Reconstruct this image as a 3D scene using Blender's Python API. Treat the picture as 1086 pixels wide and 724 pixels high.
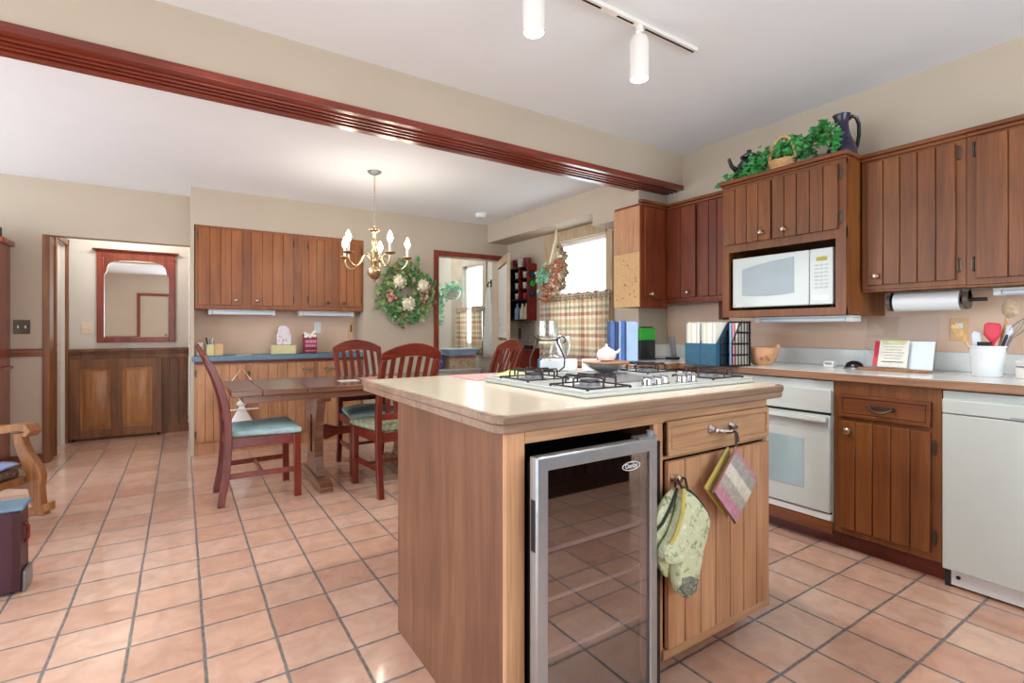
import bpy, bmesh, math, random
from mathutils import Vector, Matrix
random.seed(7)
PI = math.pi
for o in list(bpy.data.objects):
    bpy.data.objects.remove(o)
SC = bpy.context.scene
COL = SC.collection

# ------------------------------------------------------------------ camera, world, exposure
YAW = 0.9903
EYE = 1.1422
cd = bpy.data.cameras.new('camera')
cam = bpy.data.objects.new('camera', cd); COL.objects.link(cam)
cam.location = (0, 0, EYE)
cam.rotation_euler = (PI / 2, 0, YAW - PI / 2)
cd.sensor_width = 36.0
cd.lens = 533.57 / 1086 * 36.0
cd.shift_y = -(362 - 349.69) / 1086
cd.clip_start = 0.02
SC.camera = cam
SC.view_settings.view_transform = 'Standard'
SC.view_settings.look = 'None'
SC.view_settings.exposure = 0.0
SC.view_settings.gamma = 1.0
SC.view_settings.use_curve_mapping = False
try:
    SC.cycles.max_bounces = 10
    SC.cycles.diffuse_bounces = 6
    SC.cycles.glossy_bounces = 5
    SC.cycles.transparent_max_bounces = 16
    SC.cycles.sample_clamp_indirect = 6.0
    SC.cycles.caustics_reflective = False
    SC.cycles.caustics_refractive = False
except Exception:
    pass
world = bpy.data.worlds.new('daylight'); SC.world = world
world.use_nodes = True
WORLD_STRENGTH = 7.5
world.node_tree.nodes['Background'].inputs[0].default_value = (0.82, 0.92, 1.0, 1)
world.node_tree.nodes['Background'].inputs[1].default_value = WORLD_STRENGTH
TRACK_W = 55.0
CHANDELIER_W = 2.2

# ------------------------------------------------------------------ helpers
def S(r, g, b):
    def f(c):
        c /= 255.0
        return c / 12.92 if c <= 0.04045 else ((c + 0.055) / 1.055) ** 2.4
    return (f(r), f(g), f(b), 1.0)

class NT:
    def __init__(s, name):
        s.m = bpy.data.materials.new(name); s.m.use_nodes = True
        s.t = s.m.node_tree; s.n = s.t.nodes; s.l = s.t.links
        s.b = s.n['Principled BSDF']; s.out = s.n['Material Output']
    def node(s, typ, **kw):
        n = s.n.new(typ)
        for k, v in kw.items():
            if k.startswith('i_'):
                n.inputs[k[2:].replace('_', ' ')].default_value = v
            else:
                setattr(n, k, v)
        return n
    def link(s, a, b): s.l.new(a, b)
    def math(s, op, a, b=None, c=None):
        n = s.n.new('ShaderNodeMath'); n.operation = op
        for i, v in enumerate((a, b, c)):
            if v is None: continue
            if isinstance(v, (int, float)): n.inputs[i].default_value = v
            else: s.l.new(v, n.inputs[i])
        return n.outputs[0]
    def mix(s, fac, a, b, blend='MIX'):
        n = s.n.new('ShaderNodeMix'); n.data_type = 'RGBA'; n.blend_type = blend
        if isinstance(fac, (int, float)): n.inputs[0].default_value = fac
        else: s.l.new(fac, n.inputs[0])
        for k, v in ((6, a), (7, b)):
            if isinstance(v, tuple): n.inputs[k].default_value = v
            else: s.l.new(v, n.inputs[k])
        return n.outputs[2]
    def coords(s, kind='Object', scale=(1, 1, 1)):
        t = s.n.new('ShaderNodeTexCoord'); m = s.n.new('ShaderNodeMapping')
        m.inputs['Scale'].default_value = scale
        s.l.new(t.outputs[kind], m.inputs['Vector'])
        return m.outputs[0]
    def noise(s, vec, scale=5, detail=3, rough=.5, dist=0):
        n = s.n.new('ShaderNodeTexNoise')
        n.inputs['Scale'].default_value = scale; n.inputs['Detail'].default_value = detail
        n.inputs['Roughness'].default_value = rough; n.inputs['Distortion'].default_value = dist
        s.l.new(vec, n.inputs['Vector'])
        return n.outputs['Fac']
    def ramp(s, fac, stops):
        n = s.n.new('ShaderNodeValToRGB')
        e = n.color_ramp.elements
        while len(e) < len(stops): e.new(0.5)
        for i, (p, c) in enumerate(stops):
            e[i].position = p; e[i].color = c
        s.l.new(fac, n.inputs[0])
        return n.outputs[0]
    def bump(s, h, strength=.2, dist=.01):
        n = s.n.new('ShaderNodeBump'); n.inputs['Strength'].default_value = strength
        n.inputs['Distance'].default_value = dist
        s.l.new(h, n.inputs['Height']); s.l.new(n.outputs[0], s.b.inputs['Normal'])

def plain(name, col, rough=.5, metal=0.0, var=.06, scale=12, spec=.5, bump=0.0, bscale=60, coat=0.0):
    t = NT(name)
    v = t.coords('Object')
    f = t.noise(v, scale, 3)
    d = tuple(max(0, c * (1 - var)) for c in col[:3]) + (1,)
    u = tuple(min(1, c * (1 + var)) for c in col[:3]) + (1,)
    t.link(t.ramp(f, [(.3, d), (.7, u)]), t.b.inputs['Base Color'])
    t.b.inputs['Roughness'].default_value = rough
    t.b.inputs['Metallic'].default_value = metal
    t.b.inputs['Specular IOR Level'].default_value = spec
    t.b.inputs['Coat Weight'].default_value = coat
    if bump: t.bump(t.noise(v, bscale, 4), bump, .004)
    return t.m

def wood(name, dark, mid, light, axis='Z', rough=.42, freq=1.0, coat=.07):
    t = NT(name)
    s = [15 * freq] * 3; s['XYZ'.index(axis)] = 1.2 * freq
    v = t.coords('Object', tuple(s))
    g = t.noise(v, 1.0, 6, .62, .7)
    v2 = t.coords('Object')
    blot = t.noise(v2, 3.1, 2)
    c = t.ramp(g, [(.2, dark), (.5, mid), (.8, light)])
    b = t.ramp(blot, [(.3, (.86, .84, .82, 1)), (.7, (1.1, 1.1, 1.1, 1))])
    c = t.mix(1.0, c, b, 'MULTIPLY')
    s2 = [140 * freq] * 3; s2['XYZ'.index(axis)] = 4 * freq
    fine = t.noise(t.coords('Object', tuple(s2)), 1.0, 2)
    c = t.mix(1.0, c, t.ramp(fine, [(.35, (.86, .85, .84, 1)), (.6, (1.05, 1.05, 1.05, 1))]), 'MULTIPLY')
    oi = t.node('ShaderNodeObjectInfo')
    c = t.mix(1.0, c, t.ramp(oi.outputs['Random'], [(0, (.93, .92, .91, 1)), (1, (1.06, 1.06, 1.06, 1))]), 'MULTIPLY')
    t.link(c, t.b.inputs['Base Color'])
    t.b.inputs['Roughness'].default_value = rough
    t.b.inputs['Coat Weight'].default_value = coat
    t.b.inputs['Coat Roughness'].default_value = .25
    t.b.inputs['Specular IOR Level'].default_value = .38
    t.bump(g, .08, .003)
    return t.m

def emis(name, col, strength):
    t = NT(name)
    t.b.inputs['Base Color'].default_value = col
    t.b.inputs['Emission Color'].default_value = col
    t.b.inputs['Emission Strength'].default_value = strength
    return t.m

def glass(name, tint=(1, 1, 1, 1), refl=.08, rough=.0, edge=True):
    t = NT(name)
    tr = t.node('ShaderNodeBsdfTransparent'); tr.inputs[0].default_value = tint
    gl = t.node('ShaderNodeBsdfGlossy'); gl.inputs['Roughness'].default_value = rough
    mx = t.node('ShaderNodeMixShader')
    if edge:
        lw = t.node('ShaderNodeLayerWeight'); lw.inputs[0].default_value = .35
        f = t.math('ADD', t.math('MULTIPLY', lw.outputs['Facing'], .5), refl)
        t.link(f, mx.inputs[0])
    else:
        mx.inputs[0].default_value = refl
    t.link(tr.outputs[0], mx.inputs[1]); t.link(gl.outputs[0], mx.inputs[2])
    t.link(mx.outputs[0], t.out.inputs[0])
    return t.m

ROOT = {}
def root_loc(o):
    return ROOT.get(o.name, Vector((0, 0, 0)))

class MB:
    def __init__(s): s.bm = bmesh.new()
    def face(s, vs):
        try: return s.bm.faces.new(vs)
        except ValueError: return None
    def hexa(s, p):
        v = [s.bm.verts.new(c) for c in p]
        for f in ((0, 3, 2, 1), (4, 5, 6, 7), (0, 1, 5, 4), (1, 2, 6, 5), (2, 3, 7, 6), (3, 0, 4, 7)):
            s.bm.faces.new([v[i] for i in f])
        return s
    def box(s, x0, x1, y0, y1, z0, z1):
        x0, x1 = sorted((x0, x1)); y0, y1 = sorted((y0, y1)); z0, z1 = sorted((z0, z1))
        return s.hexa([(x0, y0, z0), (x1, y0, z0), (x1, y1, z0), (x0, y1, z0),
                       (x0, y0, z1), (x1, y0, z1), (x1, y1, z1), (x0, y1, z1)])
    def obox(s, c, size, rot=None):
        sx, sy, sz = [k / 2 for k in size]
        R = rot if rot is not None else Matrix.Identity(3)
        pts = []
        for z in (-sz, sz):
            for x, y in ((-sx, -sy), (sx, -sy), (sx, sy), (-sx, sy)):
                pts.append(Vector(c) + R @ Vector((x, y, z)))
        return s.hexa(pts)
    def fbox(s, face, p, a0, a1, d0, d1, z0, z1):
        """box on a wall face: face 'X' looks to -X, 'Y' looks to -Y; d is measured outward"""
        if face == 'X': return s.box(p - d1, p - d0, a0, a1, z0, z1)
        return s.box(a0, a1, p - d1, p - d0, z0, z1)
    def ring(s, c, r, R, n):
        return [s.bm.verts.new(Vector(c) + R @ Vector((r * math.cos(2 * PI * i / n), r * math.sin(2 * PI * i / n), 0))) for i in range(n)]
    def skin(s, rings, cap0=True, cap1=True, closed=False):
        n = len(rings[0])
        m = len(rings)
        for k in range(m if closed else m - 1):
            A, B = rings[k], rings[(k + 1) % m]
            for i in range(n):
                s.face([A[i], A[(i + 1) % n], B[(i + 1) % n], B[i]])
        if not closed:
            if cap0: s.face(rings[0][::-1])
            if cap1: s.face(rings[-1])
    def cyl(s, p0, p1, r0, r1=None, n=16):
        p0, p1 = Vector(p0), Vector(p1); r1 = r0 if r1 is None else r1
        R = (p1 - p0).to_track_quat('Z', 'Y').to_matrix()
        s.skin([s.ring(p0, r0, R, n), s.ring(p1, r1, R, n)]); return s
    def tube(s, pts, r, n=8, closed=False, sx=1.0):
        pts = [Vector(p) for p in pts]; m = len(pts)
        rad = r if isinstance(r, (list, tuple)) else [r] * m
        rings = []; up = None
        for i in range(m):
            if closed: d = pts[(i + 1) % m] - pts[i - 1]
            else: d = pts[min(i + 1, m - 1)] - pts[max(i - 1, 0)]
            d.normalize()
            if up is None:
                up = Vector((0, 0, 1)) if abs(d.z) < .9 else Vector((1, 0, 0))
            x = up.cross(d)
            if x.length < 1e-6: x = Vector((1, 0, 0)).cross(d)
            x.normalize(); y = d.cross(x); up = y
            rings.append([s.bm.verts.new(pts[i] + (x * math.cos(2 * PI * k / n) * sx + y * math.sin(2 * PI * k / n)) * rad[i]) for k in range(n)])
        s.skin(rings, closed=closed); return s
    def lathe(s, prof, c=(0, 0, 0), n=24, R=None, sx=1, sy=1, cap=True):
        R = R if R is not None else Matrix.Identity(3); rings = []
        for r, z in prof:
            r = max(r, 1e-4)
            rings.append([s.bm.verts.new(Vector(c) + R @ Vector((r * sx * math.cos(2 * PI * i / n), r * sy * math.sin(2 * PI * i / n), z))) for i in range(n)])
        s.skin(rings, cap, cap); return s
    def sphere(s, c, r, sx=1, sy=1, sz=1, n=14):
        m = max(6, n // 2)
        return s.lathe([(r * math.sin(PI * (i + .02) / (m + .04)), -r * sz * math.cos(PI * (i + .02) / (m + .04))) for i in range(m + 1)], c, n, None, sx, sy)
    def prism(s, poly, plane, d0, d1):
        def P(a, b, d):
            return {'XY': (a, b, d), 'XZ': (a, d, b), 'YZ': (d, a, b)}[plane]
        A = [s.bm.verts.new(P(a, b, d0)) for a, b in poly]
        B = [s.bm.verts.new(P(a, b, d1)) for a, b in poly]
        n = len(poly)
        s.face(A[::-1]); s.face(B)
        for i in range(n): s.face([A[i], A[(i + 1) % n], B[(i + 1) % n], B[i]])
        return s
    def frame(s, outer, inner, plane, d0, d1):
        """ring between two polygons with the same number of corners"""
        def P(a, b, d):
            return {'XY': (a, b, d), 'XZ': (a, d, b), 'YZ': (d, a, b)}[plane]
        n = len(outer)
        r = [[s.bm.verts.new(P(a, b, d)) for a, b in poly] for poly, d in ((outer, d0), (outer, d1), (inner, d1), (inner, d0))]
        for k in range(4):
            A, B = r[k], r[(k + 1) % 4]
            for i in range(n): s.face([A[i], A[(i + 1) % n], B[(i + 1) % n], B[i]])
        return s
    def grid(s, fn, nu, nv):
        V = [[s.bm.verts.new(fn(i / nu, j / nv)) for j in range(nv + 1)] for i in range(nu + 1)]
        for i in range(nu):
            for j in range(nv):
                s.face([V[i][j], V[i + 1][j], V[i + 1][j + 1], V[i][j + 1]])
        return s
    def puff(s, poly, plane, d, t, levels=((1.0, .0), (.97, .6), (.86, .9), (.6, 1.0))):
        """a padded cut-out: outline swelling to thickness t on both sides"""
        def P(a, b, q):
            return {'XY': (a, b, q), 'XZ': (a, q, b), 'YZ': (q, a, b)}[plane]
        ca = sum(p[0] for p in poly) / len(poly); cb = sum(p[1] for p in poly) / len(poly)
        rings = []
        for k, h in list(levels)[::-1]:
            rings.append([s.bm.verts.new(P(ca + (a - ca) * k, cb + (b - cb) * k, d - h * t)) for a, b in poly])
        for k, h in list(levels)[1:]:
            rings.append([s.bm.verts.new(P(ca + (a - ca) * k, cb + (b - cb) * k, d + h * t)) for a, b in poly])
        s.skin(rings); return s
    def leaf(s, c, d, nrm, size, w=.75):
        d = Vector(d).normalized(); nrm = Vector(nrm).normalized()
        side = d.cross(nrm)
        if side.length < 1e-4: return s
        side.normalize(); nrm = side.cross(d)
        c = Vector(c)
        pts = [(0, 0, 0), (.3, .5, .08), (.65, .42, .1), (1, 0, -.05), (.65, -.42, .1), (.3, -.5, .08), (.5, 0, .0)]
        v = [s.bm.verts.new(c + d * a * size + side * b * w * size + nrm * q * size) for a, b, q in pts]
        for f in ((0, 1, 6), (1, 2, 6), (2, 3, 6), (3, 4, 6), (4, 5, 6), (5, 0, 6)):
            s.face([v[i] for i in f])
        return s
    def ivyleaf(s, c, d, nrm, size):
        d = Vector(d).normalized(); nrm = Vector(nrm).normalized()
        side = d.cross(nrm)
        if side.length < 1e-4: return s
        side.normalize(); nrm = side.cross(d); c = Vector(c)
        pts = [(0, 0), (-.12, .3), (.1, .55), (.3, .3), (.62, .38), (.6, .15), (1, 0), (.6, -.15), (.62, -.38), (.3, -.3), (.1, -.55), (-.12, -.3)]
        ctr = s.bm.verts.new(c + d * .35 * size - nrm * .08 * size)
        v = [s.bm.verts.new(c + d * a * size + side * b * size + nrm * .06 * size * (a + abs(b))) for a, b in pts]
        for i in range(len(v)): s.face([v[i], v[(i + 1) % len(v)], ctr])
        return s

def finish(mb, name, mat, off=Vector((0, 0, 0)), bevel=0, seg=2, subsurf=0, solid=0, angle=35, smooth=True):
    bmesh.ops.recalc_face_normals(mb.bm, faces=mb.bm.faces[:])
    for v in mb.bm.verts: v.co -= off
    me = bpy.data.meshes.new(name); mb.bm.to_mesh(me); mb.bm.free()
    me.materials.append(mat)
    if smooth:
        for p in me.polygons: p.use_smooth = True
        try: me.set_sharp_from_angle(angle=math.radians(angle))
        except Exception: pass
    o = bpy.data.objects.new(name, me); COL.objects.link(o)
    if solid:
        m = o.modifiers.new('thickness', 'SOLIDIFY'); m.thickness = solid; m.offset = 0
    if bevel:
        m = o.modifiers.new('edge', 'BEVEL'); m.width = bevel; m.segments = seg; m.limit_method = 'ANGLE'
        m.angle_limit = math.radians(40)
    if subsurf:
        m = o.modifiers.new('round', 'SUBSURF'); m.levels = subsurf; m.render_levels = subsurf
    return o

def part(mb, name, mat, parent, label=None, **kw):
    off = root_loc(parent)
    o = finish(mb, name, mat, off, **kw)
    o.parent = parent; ROOT[o.name] = off
    if label: o['label'] = label
    return o

def tag(o, label, cat, group=None, kind=None):
    o['label'] = label; o['category'] = cat
    if group: o['group'] = group
    if kind: o['kind'] = kind
    return o

def thing(name, label, cat, loc=(0, 0, 0), group=None, local=False, kind=None):
    o = bpy.data.objects.new(name, None); COL.objects.link(o)
    o.empty_display_size = .05
    if local:
        ROOT[o.name] = Vector((0, 0, 0))
    else:
        o.location = loc; ROOT[o.name] = Vector(loc)
    tag(o, label, cat, group, kind)
    return o

def solo(mb, name, mat, label, cat, group=None, kind=None, **kw):
    vs = [v.co for v in mb.bm.verts]
    x = (min(v.x for v in vs) + max(v.x for v in vs)) / 2; y = (min(v.y for v in vs) + max(v.y for v in vs)) / 2
    off = Vector((x, y, min(v.z for v in vs)))
    o = finish(mb, name, mat, off, **kw); o.location = off; ROOT[o.name] = off
    return tag(o, label, cat, group, kind)

def struct(mb, name, mat, label=None, cat=None, **kw):
    return solo(mb, name, mat, label or name.replace('_', ' '), cat or name.split('_')[0], kind='structure', smooth=False, **kw)

def dup(root, loc, rotz=0, label=None):
    r = root.copy(); COL.objects.link(r); r.location = loc; r.rotation_euler = (0, 0, rotz)
    if label: r['label'] = label
    def kids(src, dst):
        for ch in list(src.children):
            c = ch.copy(); COL.objects.link(c); c.parent = dst
            kids(ch, c)
    kids(root, r)
    return r

def lamp(name, loc, power, radius, col=(1, .86, .68), parent=None, kind='POINT', spot=1.6):
    l = bpy.data.lights.new(name, kind); l.energy = power; l.color = col; l.shadow_soft_size = radius
    if kind == 'SPOT': l.spot_size = spot; l.spot_blend = .6
    o = bpy.data.objects.new(name, l); COL.objects.link(o)
    if parent:
        o.parent = parent; o.location = Vector(loc) - root_loc(parent)
    else: o.location = loc
    return o

def arcpts(c, r, a0, a1, n, z=None):
    return [(c[0] + r * math.cos(a0 + (a1 - a0) * i / n), c[1] + r * math.sin(a0 + (a1 - a0) * i / n)) for i in range(n + 1)]

# ------------------------------------------------------------------ materials
M = {}
M['wall'] = plain('wall_paint', S(190, 176, 158), .75, var=.02, scale=3, spec=.2, bump=.03, bscale=180)
M['wall_pale'] = plain('hall_paint', S(214, 211, 203), .75, var=.02, scale=3, spec=.2)
M['ceiling'] = plain('ceiling_paint', S(233, 237, 241), .85, var=.015, scale=2, spec=.1)
M['white'] = plain('white_enamel', S(222, 225, 226), .3, var=.01)
M['trimwhite'] = plain('white_trim', S(232, 228, 222), .45, var=.02)
M['appliance'] = plain('almond_white_appliance', S(190, 196, 192), .28, var=.01, coat=.3)
M['laminate'] = plain('pale_laminate', S(224, 228, 226), .22, var=.015, scale=40, coat=.4)
M['island_top'] = plain('cream_laminate', S(220, 208, 188), .2, var=.02, scale=40, coat=.4)
M['blue_counter'] = plain('blue_laminate', S(92, 124, 142), .35, var=.12, scale=40)
M['cab'] = wood('cabinet_wood', S(88, 46, 18), S(120, 69, 31), S(144, 90, 44), 'Z')
M['cabh'] = wood('cabinet_wood_rail', S(86, 43, 19), S(118, 65, 31), S(142, 85, 44), 'Y')
M['cab_shaded'] = wood('shaded_cabinet_wood', S(84, 34, 17), S(112, 50, 25), S(136, 70, 38), 'Z')  # same cabinet wood, darkened and reddened to paint in the corner shade
M['cabx'] = wood('cabinet_wood_rail_wide', S(86, 43, 19), S(118, 65, 31), S(142, 85, 44), 'X')
M['cabred'] = wood('red_stained_wood', S(70, 24, 16), S(104, 40, 26), S(126, 54, 36), 'Y')
M['dcab'] = wood('honey_cabinet_wood', S(114, 60, 25), S(146, 84, 39), S(168, 106, 54), 'Z')
M['dcabh'] = wood('honey_cabinet_rail', S(108, 54, 28), S(150, 86, 50), S(176, 108, 66), 'X')
M['bcab'] = wood('pale_cabinet_wood', S(150, 100, 68), S(184, 134, 98), S(204, 156, 118), 'Z')
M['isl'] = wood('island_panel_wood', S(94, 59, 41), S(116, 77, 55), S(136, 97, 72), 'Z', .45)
M['islf'] = wood('flash_washed_island_wood', S(160, 112, 80), S(186, 140, 104), S(206, 164, 128), 'Z', .45)  # island wood made paler on the front, flash wash painted into the colour
M['islfx'] = wood('flash_washed_rail_wood', S(150, 112, 82), S(184, 144, 108), S(208, 172, 138), 'X', .45)  # front rails, with the same washed light in the colour
M['edge'] = wood('worktop_edge_wood', S(112, 88, 74), S(144, 116, 96), S(170, 142, 120), 'X', .35)
M['edgey'] = wood('worktop_edge_wood_side', S(108, 76, 56), S(146, 106, 78), S(172, 130, 98), 'Y', .35)
M['trim'] = wood('mahogany_trim', S(78, 24, 14), S(124, 46, 28), S(156, 70, 44), 'X', .28, coat=.5)
M['trimz'] = wood('mahogany_trim_upright', S(88, 32, 20), S(130, 54, 34), S(158, 76, 50), 'Z', .3, coat=.4)
M['espresso'] = wood('espresso_wood', S(30, 14, 11), S(44, 20, 15), S(56, 28, 20), 'Z', .4)
M['hall'] = wood('hall_panel_wood', S(84, 48, 26), S(126, 82, 50), S(152, 106, 70), 'Z', .4)
M['hallp'] = wood('hall_raised_panel_wood', S(124, 78, 44), S(168, 116, 72), S(190, 140, 94), 'Z', .35)
M['hallx'] = wood('hall_rail_wood', S(88, 44, 26), S(126, 74, 46), S(152, 98, 66), 'X', .4)
M['chair'] = wood('cherry_chair_wood', S(70, 19, 12), S(114, 38, 24), S(142, 58, 38), 'Z', .3, coat=.4)
M['chairx'] = wood('cherry_chair_rail', S(70, 19, 12), S(114, 38, 24), S(142, 58, 38), 'Y', .3, coat=.4)
M['table'] = wood('walnut_table_wood', S(84, 54, 40), S(124, 86, 66), S(152, 112, 90), 'X', .22, coat=.6)
M['oak'] = wood('golden_oak', S(120, 76, 44), S(164, 112, 70), S(188, 138, 94), 'Z', .35)
M['ply'] = plain('cork_board', S(202, 164, 116), .8, var=.1, scale=60)
M['pale_wood'] = wood('pale_casing_wood', S(168, 144, 116), S(188, 166, 138), S(204, 184, 158), 'Z', .5)
M['pale_woody'] = wood('pale_casing_rail', S(168, 144, 116), S(188, 166, 138), S(204, 184, 158), 'Y', .5)
M['bronze'] = plain('dark_bronze', S(96, 84, 72), .35, .8, var=.15)
M['nickel'] = plain('worn_nickel', S(176, 160, 140), .28, 1, var=.1)
M['chrome'] = plain('chrome', S(205, 205, 208), .12, 1, var=.03)
M['polished'] = plain('polished_steel', S(214, 214, 212), .2, .85, var=.03)
M['steel'] = plain('brushed_steel', S(176, 180, 184), .32, .75, var=.05, scale=30)
M['brass'] = plain('antique_brass', S(196, 174, 134), .28, 1, var=.08)
M['black'] = plain('black_gloss', S(14, 14, 17), .3, var=.05)
M['blackm'] = plain('black_matte', S(22, 22, 25), .6, var=.1)
M['iron'] = plain('dark_iron_wire', S(52, 46, 46), .45, .5, var=.1)
M['glass'] = glass('clear_glass', (.97, .99, .98, 1), .05)
M['coolglass'] = glass('smoked_cooler_glass', (.8, .73, .75, 1), .30, .012, edge=False)
M['clearpanel'] = glass('clear_acrylic', (.95, .96, .97, 1), .03)
M['frost'] = plain('frosted_plastic', S(214, 226, 236), .35, var=.03)
M['mirror'] = plain('mirror_silver', S(240, 240, 238), .02, 1, var=0)
M['blueseat'] = plain('pale_blue_fabric', S(162, 194, 197), .8, var=.16, scale=24, bump=.2, bscale=220)
M['greenseat'] = plain('sage_tapestry', S(150, 158, 128), .85, var=.4, scale=45, bump=.2, bscale=220)
M['leaf'] = plain('leaf_green', S(56, 140, 66), .45, var=.5, scale=26)
M['leaf3'] = plain('olive_brown_leaf', S(122, 106, 72), .7, var=.4, scale=30)
M['leaf2'] = plain('wreath_leaf', S(136, 156, 98), .6, var=.5, scale=22)
M['leafw'] = plain('wreath_green_leaf', S(72, 132, 82), .55, var=.5, scale=20)
M['leafmint'] = plain('mint_leaf', S(142, 210, 178), .6, var=.3, scale=30)
M['cream'] = plain('cream_petals', S(234, 226, 200), .7, var=.15, scale=60)
M['wicker'] = plain('tan_wicker', S(206, 164, 110), .6, var=.25, scale=70, bump=.4, bscale=120)
M['purple'] = plain('plum_glaze', S(40, 30, 58), .25, var=.4, scale=14)
M['kettle'] = plain('black_enamel', S(28, 24, 30), .25, var=.2)
M['terra'] = plain('tan_gourd', S(204, 152, 114), .6, var=.12, scale=20)
M['mag_grey'] = plain('grey_magazine', S(198, 200, 196), .7)
M['mag_white'] = plain('white_magazine', S(238, 238, 232), .7)
M['mag_tan'] = plain('tan_magazine', S(214, 206, 184), .7)
M['teal'] = plain('teal_cloth_board', S(44, 92, 116), .6, var=.12, scale=40)
M['paper'] = plain('paper_cream', S(226, 224, 212), .8, var=.05, scale=40)
M['blue'] = plain('blue_cover', S(66, 98, 156), .4, var=.15, scale=9)
M['navy'] = plain('navy_cover', S(28, 44, 88), .4, var=.1)
M['lav'] = plain('pale_blue_panel', S(150, 176, 216), .35, var=.08)
M['green'] = plain('bright_green_print', S(40, 168, 44), .4, var=.05)
M['pinkcloth'] = plain('pink_cloth', S(216, 150, 150), .8, var=.1, scale=30)
M['lime'] = plain('lime_cloth', S(188, 200, 130), .8, var=.2, scale=40)
M['red'] = plain('red_silicone', S(206, 40, 66), .4, var=.04)
M['redbox'] = plain('crimson_carton', S(134, 20, 44), .4, var=.05)
M['pinkprint'] = plain('pink_print', S(226, 150, 178), .5, var=.05)
M['popcorn'] = plain('white_kernels', S(240, 236, 224), .7, var=.05)
M['yellowbox'] = plain('pale_yellow_carton', S(220, 208, 152), .6, var=.04)
M['ivory'] = plain('ivory_plastic', S(226, 214, 184), .4, var=.02)
M['tanbox'] = plain('tan_box', S(222, 180, 132), .7, var=.06)
M['burg'] = plain('burgundy_speckle', S(70, 34, 48), .45, var=.25, scale=160)
M['bluegrey'] = plain('blue_grey_top', S(104, 134, 156), .3, var=.06)
M['greymetal'] = plain('grey_metal', S(140, 142, 146), .35, .5, var=.06)
M['brownbead'] = plain('brown_bulb', S(170, 116, 88), .45, var=.25, scale=30)
M['straw'] = plain('straw_fringe', S(178, 158, 128), .8, var=.25, scale=60)
M['greywicker'] = plain('grey_white_wicker', S(204, 200, 190), .7, var=.1, scale=50, bump=.3, bscale=90)
M['ribbon'] = plain('cream_ribbon', S(216, 200, 164), .7, var=.05)
M['bulb'] = emis('lit_bulb', (1, .9, .74, 1), 30)
M['spotlens'] = emis('lit_spot_lens', (1, .97, .92, 1), 14)
M['display'] = emis('amber_display', S(150, 136, 40), .35)
M['lacquer'] = plain('red_lacquer', S(120, 34, 28), .3, var=.15)
M['stone'] = plain('grey_stone_print', S(150, 140, 132), .6, var=.3, scale=50)
M['floral'] = None

def brick_floor():
    t = NT('terracotta_tile')
    T = .2275; ox, oy = .0674, -.0035
    g = t.node('ShaderNodeNewGeometry')
    sp = t.node('ShaderNodeSeparateXYZ'); t.link(g.outputs['Position'], sp.inputs[0])
    u = t.math('DIVIDE', t.math('SUBTRACT', sp.outputs[0], ox), T)
    v = t.math('DIVIDE', t.math('SUBTRACT', sp.outputs[1], oy), T)
    # slightly wandering grout lines
    wob = t.noise(g.outputs['Position'], 9, 2)
    w = t.math('MULTIPLY', t.math('SUBTRACT', wob, .5), .03)
    fu = t.math('FRACT', t.math('ADD', u, w)); fv = t.math('FRACT', t.math('ADD', v, w))
    du = t.math('MINIMUM', fu, t.math('SUBTRACT', 1.0, fu)); dv = t.math('MINIMUM', fv, t.math('SUBTRACT', 1.0, fv))
    d = t.math('MINIMUM', du, dv)
    mr = t.node('ShaderNodeMapRange', interpolation_type='SMOOTHSTEP')
    mr.inputs['From Min'].default_value = .016; mr.inputs['From Max'].default_value = .032
    t.link(d, mr.inputs['Value'])
    mask = mr.outputs[0]
    cb = t.node('ShaderNodeCombineXYZ')
    t.link(t.math('FLOOR', u), cb.inputs[0]); t.link(t.math('FLOOR', v), cb.inputs[1])
    wn = t.node('ShaderNodeTexWhiteNoise', noise_dimensions='2D'); t.link(cb.outputs[0], wn.inputs['Vector'])
    c = t.ramp(wn.outputs['Value'], [(0, S(204, 160, 138)), (.35, S(214, 174, 152)), (.7, S(220, 184, 163)), (1, S(209, 166, 143))])
    mott = t.noise(g.outputs['Position'], 11, 5, .6, .6)
    c = t.mix(1.0, c, t.ramp(mott, [(.3, (.88, .85, .83, 1)), (.7, (1.08, 1.08, 1.08, 1))]), 'MULTIPLY')
    gr = t.ramp(t.noise(g.outputs['Position'], 40, 3), [(.3, S(104, 96, 92)), (.7, S(136, 130, 128))])
    t.link(t.mix(mask, gr, c), t.b.inputs['Base Color'])
    rr = t.node('ShaderNodeMapRange'); t.link(t.noise(g.outputs['Position'], 7, 3), rr.inputs['Value'])
    rr.inputs['To Min'].default_value = .08; rr.inputs['To Max'].default_value = .30
    t.link(t.math('ADD', rr.outputs[0], t.math('MULTIPLY', t.math('SUBTRACT', 1.0, mask), .4)), t.b.inputs['Roughness'])
    t.b.inputs['Coat Weight'].default_value = .55; t.b.inputs['Coat Roughness'].default_value = .08
    wave = t.noise(g.outputs['Position'], 13, 3, .5)
    h = t.math('ADD', t.math('MULTIPLY', mask, .5), t.math('MULTIPLY', wave, .35))
    t.bump(h, .35, .006)
    return t.m
M['floor'] = brick_floor()

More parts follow.
